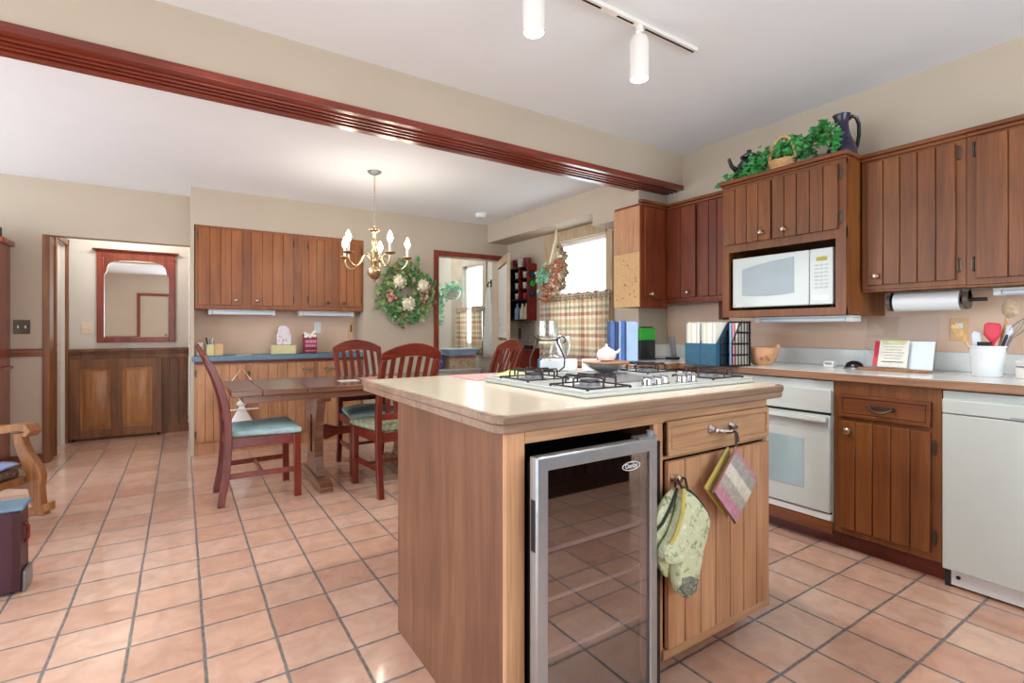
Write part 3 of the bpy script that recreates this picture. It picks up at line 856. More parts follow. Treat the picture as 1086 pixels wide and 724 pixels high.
part(MB().box(BF - .02, BF - .0005, oy0 + .004, oy1 - .004, .145, .178), 'vent_strip', M['white'], ov, bevel=.003)
part(MB().box(BF - .008, BF - .0005, oy0 + .006, oy1 - .006, .178, .186), 'gap', M['blackm'], ov)
part(MB().box(BF - .012, BF - .0005, oy0 + .01, oy1 - .01, .695, .707), 'gap', M['blackm'], ov)

# counter top, L shaped, wood edge
ct = thing('worktop', 'pale L-shaped worktop with wooden front edge along the right wall', 'worktop', (3.1, 1.2, .878))
ZT = .92
ce = 2.812
m = MB().prism([(ce + .018, -.6), (WX - .002, -.6), (WX - .002, 2.868), (2.40, 2.868), (2.40, 2.238), (ce + .018, 2.238)], 'XY', .879, ZT)
part(m, 'surface', M['laminate'], ct)
m = MB().box(ce, ce + .0175, -.6, 2.2375, .879, ZT - .001).box(2.382, ce + .0175, 2.22, 2.2375, .879, ZT - .001).box(2.382, 2.3995, 2.2376, 2.868, .879, ZT - .001)
part(m, 'wood_edge', M['edgey'], ct, bevel=.006)
m = MB().box(WX - .02, WX - .0015, -.6, 2.868, ZT + .0005, ZT + .102).box(2.9, WX - .0205, 2.85, 2.8685, ZT + .0005, ZT + .102)
part(m, 'backsplash', M['laminate'], ct, bevel=.003)

pen = thing('base_cabinet', 'dark base cabinet row added behind the camera for the cooler glass to reflect', 'cabinet', (1.9, -.9, 0))  # unseen row, added so the cooler glass reflects something dark
part(MB().box(1.0, 2.836, -1.21, -.64, .1, .877), 'body', M['espresso'], pen)
part(MB().box(1.02, 2.836, -1.15, -.66, 0, .0995), 'toe_kick', M['espresso'], pen)
for k in range(4):
    m = MB(); a0 = 1.02 + k * .45
    for i in range(5): m.box(a0 + i * .086, a0 + i * .086 + .083, -.6395, -.62, .13, .84)
    dk = part(m, 'door', M['espresso'], pen, bevel=.002, seg=1)
    part(MB().sphere((a0 + .05, -.605, .75), .016, n=10), 'knob', M['nickel'], dk)
pw = thing('worktop', 'pale worktop on the added cabinets behind the camera', 'worktop', (1.9, -.9, .878))
part(MB().box(.97, 2.81, -1.22, -.615, .879, ZT), 'surface', M['laminate'], pw, bevel=.004)
# ------------------------------------------------------------------ island
ix0, ix1, iy0, iy1 = .687, 1.868, 1.074, 1.84
isl = thing('kitchen_island', 'wooden kitchen island cabinet under the cooktop', 'island', (1.28, 1.45, 0))
m = MB()
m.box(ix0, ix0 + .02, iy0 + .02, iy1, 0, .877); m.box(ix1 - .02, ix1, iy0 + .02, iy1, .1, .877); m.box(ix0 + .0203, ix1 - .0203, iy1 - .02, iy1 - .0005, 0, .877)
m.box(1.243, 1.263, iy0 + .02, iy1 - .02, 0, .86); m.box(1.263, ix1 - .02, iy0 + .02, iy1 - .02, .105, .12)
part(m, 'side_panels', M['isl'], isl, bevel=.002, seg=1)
for a, b, z0, z1 in ((ix0, .744, 0, .877), (1.236, 1.278, .10, .846), (1.838, ix1, .10, .846)):
    part(MB().box(a, b, iy0, iy0 + .0195, z0, z1), 'stile', M['islf'], isl, bevel=.0015, seg=1)
for a, b, z0, z1 in ((.7442, ix1, .846, .877), (1.278, 1.838, .728, .738), (1.278, 1.838, .10, .13)):
    part(MB().box(a, b, iy0, iy0 + .0195, z0, z1), 'rail', M['islfx'], isl, bevel=.0015, seg=1)
part(MB().box(1.263, ix1 - .03, iy0 + .11, iy0 + .128, 0, .104), 'toe_kick', M['islfx'], isl)
part(MB().box(1.268, ix1 - .002, iy0 - .012, iy0 - .0005, .098, .128), 'bottom_strip', M['islfx'], isl, bevel=.003)
dr = drawer_part(isl, 'Y', iy0, 1.282, 1.852, .742, .852, M['islfx'], pull=False)
m = MB()
for a in (1.5, 1.612): m.lathe([(.016, 0), (.012, .006), (.008, .016), (.011, .024)], (a, iy0 - .019, .806), 14, Rface('Y'))
m.tube([(1.5 + .112 * i / 8, iy0 - .04 - .01 * math.sin(PI * i / 8), .806 - .008 * math.sin(PI * i / 8)) for i in range(9)], [.006, .007, .009, .010, .0105, .010, .009, .007, .006], 10)
part(m, 'handle', M['chrome'], dr)
dd = door_part(isl, 'Y', iy0, 1.282, 1.852, .132, .724, 7, M['islf'], knob=(1.302, .672))

it = thing('island_worktop', 'cream island worktop with wooden edge carrying the cooktop', 'worktop', (1.33, 1.6, .878))
ox0, ox1, oy0_, oy1_ = .655, 2.03, 1.06, 2.19
def top_poly(i):
    c = .028
    p = [(ox0 + i, oy0_ + i + c), (ox0 + i + c * .6, oy0_ + i)]
    rr = .09
    p += [(ox1 - i - rr + (rr) * math.sin(a), oy0_ + i + rr - (rr) * math.cos(a)) for a in [PI / 2 * k / 6 for k in range(7)]]
    p += [(ox1 - i - rr + rr * math.cos(a), oy1_ - i - rr + rr * math.sin(a)) for a in [PI / 2 * k / 6 for k in range(7)]]
    p += [(ox0 + i, oy1_ - i)]
    return p
part(MB().prism(top_poly(.0185), 'XY', .8785, .925), 'surface', M['island_top'], it)
m = MB().frame(top_poly(0), top_poly(.018), 'XY', .903, .924)
m.frame(top_poly(.004), top_poly(.018), 'XY', .8785, .9025)
part(m, 'wood_edge', M['edge'], it, bevel=.003)

# wine cooler in the island
wcl = thing('beverage_cooler', 'steel-framed glass-door beverage cooler built into the island', 'cooler', (.98, 1.3, 0))
cx0, cx1 = .752, 1.232
m = MB()
m.box(cx0, cx0 + .02, 1.046, 1.60, .03, .80); m.box(cx1 - .02, cx1, 1.046, 1.60, .03, .80); m.box(cx0 + .0202, cx1 - .0202, 1.58, 1.60, .0705, .7795)
m.box(cx0 + .0202, cx1 - .0202, 1.046, 1.60, .78, .80); m.box(cx0 + .0202, cx1 - .0202, 1.046, 1.60, .03, .07)
part(m, 'case', M['black'], wcl)
for a in (cx0 + .04, cx1 - .04):
    for b in (1.1, 1.55): part(MB().cyl((a, b, 0), (a, b, .0295), .015), 'foot', M['blackm'], wcl)
fx0, fx1, fz0, fz1, fd0, fd1 = .738, 1.18, .04, .822, 1.012, 1.044
dr_o = [(fx0, fz0), (fx1, fz0), (fx1, fz1), (fx0, fz1)]; w = .036
dr_i = [(fx0 + w, fz0 + w), (fx1 - w * .8, fz0 + w), (fx1 - w * .8, fz1 - w), (fx0 + w, fz1 - w)]
cdoor = part(MB().frame(dr_o, dr_i, 'XZ', fd0, fd1), 'door_frame', M['steel'], wcl, bevel=.003)
part(MB().box(fx0 + w, fx1 - w * .8, fd0 + .008, fd0 + .013, fz0 + w, fz1 - w), 'glass_pane', M['coolglass'], cdoor)
part(MB().box(fx0 - .002, fx0 + .0005, 1.02, 1.036, .585, .715), 'handle_recess', M['black'], cdoor, bevel=.0008)
part(MB().box(fx1 - w * .8 - .022, fx1 - w * .8 - .001, fd0 + .014, fd0 + .022, fz0 + w, fz1 - w), 'gasket', M['greymetal'], cdoor)
part(MB().cyl((1.17, 1.03, .8225), (1.17, 1.03, .842), .012).box(1.11, 1.19, 1.02, 1.05, .8225, .828), 'hinge', M['greymetal'], cdoor)
# logo oval
ell = lambda a, b: [(1.078 + a * math.cos(2 * PI * i / 32), .752 + b * math.sin(2 * PI * i / 32)) for i in range(32)]
lg = part(MB().frame(ell(.036, .0128), ell(.0335, .0108), 'XZ', fd0 + .0064, fd0 + .0078), 'logo', M['white'], cdoor, 'white oval emblem with the word Danby')
def text_part(txt, size, loc, rot, mat, parent, name='lettering', ext=.0006):
    cu = bpy.data.curves.new(name, 'FONT'); cu.body = txt; cu.size = size; cu.extrude = ext; cu.align_x = 'CENTER'; cu.align_y = 'CENTER'
    tmp = bpy.data.objects.new('tmp_text', cu); COL.objects.link(tmp)
    bpy.context.view_layer.update()
    me = bpy.data.meshes.new_from_object(tmp.evaluated_get(bpy.context.evaluated_depsgraph_get()))
    bpy.data.objects.remove(tmp)
    R = Matrix.Translation(Vector(loc) - root_loc(parent)) @ rot
    me.transform(R); me.materials.clear(); me.materials.append(mat)
    o = bpy.data.objects.new(name, me); COL.objects.link(o); o.parent = parent; ROOT[o.name] = root_loc(parent)
    return o
RY = Matrix.Rotation(PI / 2, 4, 'X')          # text facing -Y
RX = Matrix.Rotation(-PI / 2, 4, 'Z') @ RY    # text facing -X
text_part('Danby', .019, (1.078, fd0 + .0068, .7525), RY, M['white'], lg)
for z in (.27, .42, .552):
    m = MB()
    for y in (1.18, 1.28, 1.38, 1.48): m.tube([(cx0 + .021, y, z), (cx1 - .021, y, z)], .0018, 6)
    for x in (.80, .92, 1.04, 1.18): m.tube([(x, 1.076, z), (x, 1.56, z)], .0018, 6)
    sh = part(m, 'wire_shelf', M['iron'], wcl)
    part(MB().box(cx0 + .021, cx1 - .021, 1.068, 1.075, z - .003, z + .005), 'shelf_front', M['white'], sh, 'white front edge of the wire shelf')

# ------------------------------------------------------------------ cooktop
ck = thing('gas_cooktop', 'white four-burner gas cooktop on the island', 'cooktop', (1.51, 1.5, .9255))
kx0, kx1, ky0, ky1 = 1.06, 1.975, 1.19, 1.83
r = .02
m = MB().box(kx0, kx1, ky0, ky1, .9255, .942)
part(m, 'tray', M['appliance'], ck, bevel=.006)
m = MB()
m.frame([(kx0, ky0), (kx1, ky0), (kx1, ky1), (kx0, ky1)], [(kx0 + .014, ky0 + .014), (kx1 - .014, ky0 + .014), (kx1 - .014, ky1 - .014), (kx0 + .014, ky1 - .014)], 'XY', .9422, .947)
part(m, 'rim', M['appliance'], ck, bevel=.002)
m = MB().box(1.345, 1.66, ky0 + .17, ky1 - .06, .9422, .946)
part(m, 'vent_grille', M['greymetal'], ck, bevel=.001)
def burner(x, y, s=1.0):
    m = MB().lathe([(.058 * s, 0), (.06 * s, .004), (.05 * s, .007), (.036 * s, .008), (.036 * s, .018)], (x, y, .9422), 24)
    b = part(m, 'burner', M['greymetal'], ck)
    part(MB().lathe([(.034 * s, 0), (.036 * s, .003), (.03 * s, .008), (.002, .009)], (x, y, .9605), 20), 'burner_cap', M['blackm'], b)
    g = MB(); q = .098
    zl, zh = .95, .982
    g.tube([(x - q, y - q, zl), (x + q, y - q, zl), (x + q, y + q, zl), (x - q, y + q, zl)], .0032, 6, closed=True)
    for ang in range(4):
        a = ang * PI / 2
        c_, s_ = math.cos(a), math.sin(a)
        def T(u, v, z): return (x + u * c_ - v * s_, y + u * s_ + v * c_, z)
        g.tube([T(q, -.028, zl), T(q, -.028, zh - .006), T(q - .006, -.028, zh), T(.03, -.028, zh), T(.03, .028, zh), T(q - .006, .028, zh), T(q, .028, zh - .006), T(q, .028, zl)], .0034, 6)
    for sx in (-1, 1):
        for sy in (-1, 1): g.cyl((x + sx * q, y + sy * q, .9425), (x + sx * q, y + sy * q, zl), .005, n=8)
    part(g, 'pan_support', M['iron'], ck)
burner(1.195, 1.325); burner(1.195, 1.66); burner(1.855, 1.325); burner(1.855, 1.66)
for i, (x, y) in enumerate(((1.385, 1.235), (1.437, 1.235), (1.49, 1.25), (1.522, 1.225), (1.575, 1.235), (1.632, 1.235))):
    if i == 3: continue
    m = MB().lathe([(.024, 0), (.024, .005), (.0195, .007), (.018, .026), (.015, .028)], (x, y, .9422), 18)
    kb = part(m, 'knob', M['chrome'], ck)
    part(MB().box(x - .004, x + .004, y - .019, y + .019, .9704, .977), 'grip', M['greymetal'], kb, bevel=.0015)

# ------------------------------------------------------------------ oven mitts and pot holder on the island
mt1 = [(1.275, .662), (1.336, .626), (1.405, .55), (1.391, .501), (1.368, .454), (1.345, .368), (1.323, .334), (1.271, .327), (1.241, .363), (1.239, .413), (1.256, .447), (1.226, .443), (1.196, .451), (1.176, .481), (1.192, .506), (1.225, .532), (1.258, .585)]
mt2 = [(1.287, .655), (1.238, .634), (1.197, .588), (1.186, .547), (1.192, .515), (1.20, .44), (1.224, .40), (1.25, .375), (1.27, .40), (1.274, .536), (1.29, .589)]
def smoothpoly(p, it=1):
    for _ in range(it):
        q = []
        for i in range(len(p)):
            a, b = p[i], p[(i + 1) % len(p)]
            q += [(a[0] * .75 + b[0] * .25, a[1] * .75 + b[1] * .25), (a[0] * .25 + b[0] * .75, a[1] * .25 + b[1] * .75)]
        p = q
    return p
mt = thing('oven_mitt', 'sage floral oven mitt hanging in front from the island door knob', 'oven mitt', (1.28, 1.01, .33), 'oven mitts on the island')
part(MB().puff(smoothpoly(mt1), 'XZ', 1.0, .022), 'glove', M['mitt'], mt)
part(MB().tube([(x, .999, z) for x, z in ((1.272, .664), (1.30, .652), (1.336, .627), (1.372, .592), (1.403, .55))], .005, 8), 'cuff_binding', M['binding'], mt)
part(MB().puff([(1.275, .33), (1.32, .336), (1.335, .375), (1.29, .40), (1.245, .405), (1.245, .365)], 'XZ', .999, .0245), 'finger_patch', M['mitt_band'], mt, 'dark checked patch')
part(MB().tube([(1.276, .992, .66), (1.258, .984, .59), (1.226, .982, .535), (1.205, .985, .51)], .006, 8), 'side_binding', M['mitt_lining'], mt)
part(MB().tube([(1.275, 1.0, .660), (1.285, 1.02, .676), (1.302, 1.035, .684), (1.318, 1.02, .676), (1.302, 1.0, .656)], .0035, 6), 'hanging_loop', M['blackm'], mt)
mt2o = thing('oven_mitt', 'second oven mitt tucked behind the first, showing its pale side', 'oven mitt', (1.23, 1.04, .37), 'oven mitts on the island')
part(MB().puff(smoothpoly(mt2), 'XZ', 1.034, .011), 'glove', M['mitt'], mt2o)
part(MB().tube([(1.282, 1.022, .652), (1.25, 1.018, .605), (1.21, 1.018, .56), (1.178, 1.02, .54)], .0045, 8), 'cuff_binding', M['binding'], mt2o)
part(MB().tube([(1.287, 1.034, .650), (1.293, 1.036, .672), (1.302, 1.037, .682)], .0035, 6), 'hanging_loop', M['blackm'], mt2o)
ph = thing('pot_holder', 'pink and grey striped quilted pot holder hanging from the island drawer handle', 'pot holder', (1.53, 1.0, .5))
hp = [(1.532, .752), (1.65, .628), (1.523, .508), (1.409, .629)]
part(MB().puff(hp, 'XZ', .985, .008, ((1, 0), (.985, .8), (.9, 1.0))), 'quilt', M['holder'], ph)
part(MB().tube([(a, .985, b) for a, b in hp], .005, 8, closed=True), 'binding', M['rustbind'], ph)
part(MB().puff([(1.528, .752), (1.56, .66), (1.52, .512), (1.40, .635)], 'XZ', 1.012, .006), 'back_layer', M['mitt_lining'], ph)
part(MB().tube([(1.532, .985, .75), (1.548, .995, .775), (1.566, 1.008, .795), (1.574, 1.035, .812), (1.58, 1.012, .79), (1.556, .992, .77)], .004, 6), 'hanging_loop', M['iron'], ph)

# ------------------------------------------------------------------ things on the island
ch = thing('candle_holder', 'glass hurricane candle holder with scrolled wire stand behind the cooktop', 'candle holder', (1.545, 2.03, .925))
cx_, cy_ = 1.545, 2.03
Rv = Vector((.836, -.548, 0))
m = MB()
for s_ in (-1, 1):
    pts = []
    for a, z in ((.055, .004), (.085, .03), (.088, .07), (.07, .115), (.052, .15), (.05, .168), (.07, .185), (.09, .178), (.092, .16), (.078, .152)):
        q = Rv * (s_ * a); pts.append((cx_ + q.x, cy_ + q.y, .925 + z))
    m.tube(pts, .0042, 8)
m.tube([(cx_ + .052 * math.cos(2 * PI * i / 20), cy_ + .052 * math.sin(2 * PI * i / 20), .925 + .166) for i in range(20)], .004, 6, closed=True)
m.tube([(cx_ + .056 * math.cos(2 * PI * i / 20), cy_ + .056 * math.sin(2 * PI * i / 20), .925 + .0045) for i in range(20)], .004, 6, closed=True)
part(m, 'wire_stand', M['iron'], ch)
part(MB().lathe([(.02, .06), (.014, .075), (.022, .09), (.012, .105), (.02, .125), (.05, .16), (.056, .19), (.054, .23), (.052, .262), (.0495, .262), (.0515, .23), (.0535, .19), (.047, .163), (.015, .13)], (cx_, cy_, .925), 24), 'glass_bowl', M['glass'], ch)
part(MB().lathe([(.04, .148), (.043, .152), (.043, .168), (.03, .172)], (cx_, cy_, .925), 20), 'candle', M['cream'], ch)
tubx = thing('storage_tub', 'clear plastic tub with a teal end standing on the island', 'tub', (1.68, 2.12, .925))
Rz = Matrix.Rotation(-.72, 3, 'Z')
part(MB().obox((1.672, 2.10, .957), (.20, .10, .062), Rz), 'tub', M['frost'], tubx, bevel=.008)
part(MB().obox((1.602, 2.165, .958), (.022, .104, .064), Rz), 'teal_end', M['teal'], tubx, bevel=.004)
solo(MB().obox((1.815, 2.0, .956), (.10, .11, .06), Rz), 'napkin_box', M['white'], 'small white box right of the clear tub on the island', 'box', bevel=.004)
m = MB().grid(lambda u, v: (1.70 + (u - .5) * .085 + .02 * v, 2.13 - (u - .5) * .06 + .006 * math.sin(9 * u + 5 * v), .99 + .125 * v + .008 * math.sin(7 * u)), 8, 6)
solo(m, 'plastic_bag', glass('translucent_plastic', (.9, .94, .96, 1), .2, .3, edge=False), 'translucent plastic bag standing up out of the clear tub', 'bag', solid=.004)
solo(MB().box(1.05, 1.24, 1.88, 2.14, .9255, .929), 'placemat', M['pinkcloth'], 'pink placemat flat on the island behind the cooktop', 'placemat', bevel=.001)
m = MB().grid(lambda u, v: (1.19 + u * .13, 1.86 + v * .09, .934 + .022 * math.sin(PI * u) * math.sin(PI * v) + .006 * math.sin(11 * u + 7 * v)), 10, 8)
solo(m, 'dish_cloth', M['lime'], 'crumpled lime green cloth behind the rear left burner', 'cloth', solid=.006, subsurf=1)
# wok with wooden lid
wk = thing('metal_bowl', 'shiny metal bowl with a wooden rim on the rear of the cooktop', 'bowl', (1.64, 1.70, .947))
wx_, wy_ = 1.632, 1.70
part(MB().lathe([(.03, 0), (.034, .003), (.06, .012), (.086, .028), (.096, .04), (.0935, .04), (.058, .016), (.002, .006)], (wx_, wy_, .947), 32), 'bowl', M['polished'], wk)
part(MB().lathe([(.085, .0405), (.106, .0425), (.108, .047), (.105, .051), (.002, .051)], (wx_, wy_, .947), 32), 'wooden_rim', M['oak'], wk)
sg = thing('sugar_pot', 'white gourd-shaped lidded pot on the wooden-rimmed bowl', 'pot', (1.65, 1.70, .9985))
gx, gy, gz = 1.635, 1.70, .9985
part(MB().lathe([(.022, 0), (.036, .006), (.044, .022), (.043, .038), (.034, .052), (.018, .058)], (gx, gy, gz), 22), 'pot', M['trimwhite'], sg)
part(MB().lathe([(.019, .0585), (.012, .064), (.005, .067), (.007, .073), (.003, .079)], (gx, gy, gz), 16), 'lid', M['trimwhite'], sg)
q = Rv * .042
part(MB().tube([(gx + q.x * .9, gy + q.y * .9, gz + .036), (gx + q.x * 1.3, gy + q.y * 1.3, gz + .044), (gx + q.x * 1.5, gy + q.y * 1.5, gz + .056)], [.008, .006, .005], 8), 'spout', M['trimwhite'], sg)
m = MB().lathe([(.024, 0), (.026, .004), (.026, .07), (.024, .072), (.002, .073)], (1.70, 1.80, .9425), 18)
solo(m, 'metal_shaker', M['chrome'], 'small metal canister left of the white gourd pot', 'canister')

# ------------------------------------------------------------------ things on the right counter
def book_stack():
    t = thing('file_binder', 'tall blue upright binders standing at the end of the counter', 'binder', (2.60, 2.56, ZT))
    R = Matrix.Rotation(-.62, 3, 'Z')
    base_ = Vector((2.60, 2.60, ZT))
    for k, (w_, mt_, h) in enumerate(((.03, 'blue', .285), (.028, 'navy', .28), (.014, 'lav', .284), (.03, 'blue', .287))):
        off = R @ Vector((-.055 + sum((.03, .028, .014, .03)[:k]) + w_ / 2, 0, 0))
        part(MB().obox(base_ + off + Vector((0, 0, h / 2 + .0005)), (w_ - .001, .17, h), R), 'spine', M[mt_], t, bevel=.004)
    off = R @ Vector((.09, -.02, 0))
    part(MB().obox(base_ + off + Vector((0, 0, .1425)), (.078, .20, .275), R), 'slipcase', M['lav'], t, bevel=.006)
    return t
book_stack()
gb = thing('speaker_box', 'black and bright green upright box behind the blue binders', 'box', (3.08, 2.74, ZT))
R = Matrix.Rotation(-.35, 3, 'Z')
part(MB().obox((3.08, 2.76, ZT + .0705), (.125, .08, .14), R), 'lower_half', M['black'], gb, bevel=.003)
part(MB().obox((3.08, 2.76, ZT + .189), (.125, .08, .095), R), 'green_half', M['green'], gb, bevel=.003)
part(MB().obox((3.085, 2.76, ZT + .2425), (.09, .06, .01), R), 'cap', M['black'], gb, bevel=.002)
hf = thing('cordless_phone', 'grey cordless phone upright in its charging cradle', 'phone', (3.08, 2.50, ZT))
part(MB().obox((3.08, 2.50, ZT + .009), (.075, .08, .017)), 'cradle', M['blackm'], hf, bevel=.005)
R = Matrix.Rotation(-.2, 3, 'Y')
hs_ = part(MB().obox((3.085, 2.50, ZT + .097), (.022, .046, .155), R), 'handset', M['greymetal'], hf, bevel=.008)
part(MB().obox((3.080, 2.50, ZT + .125), (.018, .032, .04), R), 'screen', M['blackm'], hs_)
m = MB().tube([(3.05, 2.55, ZT + .005), (2.98, 2.60, ZT + .005), (3.0, 2.66, ZT + .005), (2.9, 2.68, ZT + .005), (2.86, 2.62, ZT + .005), (2.95, 2.58, ZT + .012), (2.92, 2.52, ZT + .005), (2.84, 2.55, ZT + .005), (2.78, 2.62, ZT + .005)], .0045, 8)
solo(m, 'power_cord', M['blackm'], 'tangled black cord on the counter beside the phone', 'cord')
# magazine files
def magfile(label, x, y):
    t = thing('magazine_file', label, 'magazine file', (x, y, ZT), 'teal magazine files')
    d, w, h = .25, .121, .137
    R = Matrix.Rotation(-.10, 3, 'Z')
    def bx(c, s, name, mat, **kw): return part(MB().obox(Vector((x, y, ZT)) + R @ Vector(c), s, R), name, mat, t, **kw)
    bx((-d / 2 + .002, 0, h / 2 + .0005), (.004, w, h), 'front', M['teal'], bevel=.001)
    bx((.004, 0, .0026), (d - .01, w - .002, .004), 'bottom', M['teal'])
    bx((d / 2 - .002, 0, .135), (.004, w, .269), 'back', M['teal'])
    for s_ in (-1, 1):
        mm = MB(); poly = [(-d / 2 + .005, .005), (d / 2 - .005, .005), (d / 2 - .005, .268), (-.02, .268), (-d / 2 + .005, h)]
        A = [Vector((x, y, ZT)) + R @ Vector((a, s_ * (w / 2 - .0015), b)) for a, b in poly]
        B = [Vector((x, y, ZT)) + R @ Vector((a, s_ * (w / 2 - .0035), b)) for a, b in poly]
        va = [mm.bm.verts.new(v) for v in A]; vb = [mm.bm.verts.new(v) for v in B]
        mm.face(va); mm.face(vb[::-1])
        for i in range(5): mm.face([va[i], va[(i + 1) % 5], vb[(i + 1) % 5], vb[i]])
        part(mm, 'side', M['teal'], t)
    # magazines inside: top-level things
    n = 7
    for k in range(n):
        yy = -w / 2 + .008 + (w - .016) * (k + .5) / n
        hh = random.uniform(.258, .268)
        o = solo(MB().obox(Vector((x, y, ZT)) + R @ Vector((-.006, yy, .005 + hh / 2)), (d - .024, (w - .016) / n - .001, hh), R), 'magazine', M[('paper', 'mag_grey', 'mag_white', 'paper', 'mag_tan')[k % 5]],
                 'pale magazine in the row filling the ' + ('left' if y > 2 else 'right') + ' teal magazine file', 'magazine', 'magazines in the teal ' + ('left' if y > 2 else 'right') + ' file')
    return t
magfile('teal magazine file full of pale magazines, nearer the phone', 2.865, 2.055)
magfile('teal magazine file full of pale magazines, touching the black lattice file', 2.852, 1.932)
lf = thing('lattice_file', 'black plastic lattice magazine file beside the teal files', 'magazine file', (2.93, 1.83, ZT))
R = Matrix.Rotation(-.10, 3, 'Z')
def lat(sgn):
    mm = MB(); y_ = 1.863 - sgn
    def P(a, b): return Vector((2.83, y_, ZT + .0005)) + R @ Vector((a, 0, b))
    for a in [-.075 + .0265 * i for i in range(7)]:
        top = .275 if a > .0 else .137 + (a + .08) / .08 * .138
        c0, c1 = P(a, .004), P(a, top)
        mm.obox((c0 + c1) / 2, (.007, .003, top - .004), R)
    for b in (.006, .07, .137, .205, .268):
        a0 = -.08 if b < .14 else -.08 + (b - .137) / .138 * .08
        mm.obox((P(a0, b) + P(.09, b)) / 2, (.09 - a0, .003, .012), R)
    d0, d1 = P(-.08, .137), P(.0, .272)
    mm.tube([d0, d1], .005, 6)
    return mm
part(lat(0), 'side', M['black'], lf); part(lat(.075), 'side', M['black'], lf)
part(MB().obox((2.835, 1.826, ZT + .003), (.165, .07, .005), R), 'bottom', M['black'], lf)
part(MB().obox((2.919, 1.816, ZT + .14), (.004, .07, .27), R), 'back', M['black'], lf)
for k in range(3):
    solo(MB().obox((2.86, 1.840 - k * .02, ZT + .006 + .13), (.10, .012, .255), R), 'magazine', M[('lav', 'pinkcloth', 'paper')[k]],
         ('pale blue magazine nearest the teal files in the black lattice file', 'pink magazine in the middle of the black lattice file', 'cream magazine on the camera side of the black lattice file')[k], 'magazine')
# carved gourd bowl
gb_ = thing('gourd_bowl', 'tan round bowl with small cut-outs on the counter', 'bowl', (3.06, 1.70, ZT))
bxx, byy = 3.075, 1.80
prof = [(.045, 0), (.062, .012), (.084, .045), (.095, .085), (.096, .112), (.092, .112), (.089, .085), (.078, .047), (.05, .012), (.002, .01)]
part(MB().lathe(prof, (bxx, byy, ZT), 30), 'bowl', M['terra'], gb_)
for a in (1.2, 2.2, 3.1):
    d = Vector((-math.cos(a - 1.9), -math.sin(a - 1.9), 0))
part(MB().tube([(bxx - .072, byy - .045, ZT + .035), (bxx - .082, byy - .045, ZT + .05)], .006, 8).tube([(bxx - .06, byy - .066, ZT + .04), (bxx - .066, byy - .07, ZT + .06)], .005, 8).tube([(bxx - .045, byy - .07, ZT + .03), (bxx - .05, byy - .077, ZT + .042)], .005, 8), 'carving', M['brownbead'], gb_)
part(MB().lathe([(.018, 0), (.02, .006), (.002, .03)], (bxx + .05, byy - .077, ZT + .104), 10), 'finial', M['terra'], gb_)
part(MB().tube([(bxx - .07, byy + .062, ZT + .10), (bxx - .085, byy + .07, ZT + .135), (bxx - .09, byy + .065, ZT + .15)], [.008, .006, .003], 8), 'stem', M['terra'], gb_)
# small things
tm = thing('kitchen_timer', 'small white timer on the counter near the black scanner', 'timer', (3.25, 1.478, ZT))
part(MB().box(3.23, 3.27, 1.45, 1.505, ZT + .0005, ZT + .035), 'case', M['white'], tm, bevel=.004)
part(MB().box(3.2285, 3.2302, 1.458, 1.497, ZT + .014, ZT + .029), 'screen', M['stone'], tm)
ms = thing('tape_dispenser', 'small dark dome-shaped gadget on the counter', 'gadget', (3.2, 1.335, ZT))
part(MB().lathe([(.05, 0), (.05, .008), (.04, .03), (.022, .042), (.002, .045)], (3.22, 1.335, ZT + .0005), 20, None, .8, 1.0), 'dome', M['black'], ms)
part(MB().lathe([(.052, 0), (.054, .003), (.052, .007)], (3.22, 1.335, ZT + .0004), 20, None, .8, 1.0), 'rim', M['greymetal'], ms)
# recipe stand
rs = thing('recipe_stand', 'wooden recipe stand with a clear acrylic back on the counter', 'recipe stand', (3.2, 1.14, ZT))
part(MB().box(3.175, 3.24, .985, 1.30, ZT + .0005, ZT + .014), 'base', M['oak'], rs, bevel=.003)
R = Matrix.Rotation(.30, 3, 'Y')
part(MB().obox((3.255, 1.10, ZT + .085), (.004, .24, .155), R), 'acrylic_back', M['frost'], rs)
part(MB().obox((3.29, 1.14, ZT + .155), (.003, .33, .29), Matrix.Rotation(.2, 3, 'Y')), 'clear_panel', M['clearpanel'], rs)
rc = thing('recipe_card', 'open recipe booklet leaning on the wooden recipe stand', 'booklet', (3.21, 1.17, ZT + .0145))
part(MB().obox((3.232, 1.15, ZT + .092), (.004, .135, .15), R), 'page', M['paper'], rc)
part(MB().obox((3.242, 1.225, ZT + .09), (.004, .04, .145), R), 'cover_edge', M['red'], rc)
m = MB()
for k in range(6): m.obox(Vector((3.2285, 1.15, ZT + .092)) + R @ Vector((.0, 0, .055 - k * .016)), (.001, .10 - .012 * (k % 3), .003), R)
part(m, 'print_lines', M['stone'], rc)
part(MB().obox(Vector((3.2287, 1.15, ZT + .092)) + R @ Vector((0, 0, -.045)), (.001, .1, .004), R), 'print_rule', M['blackm'], rc)
part(MB().obox(Vector((3.2285, 1.15, ZT + .092)) + R @ Vector((0, 0, .068)), (.001, .115, .012), R), 'heading', M['lime'], rc)
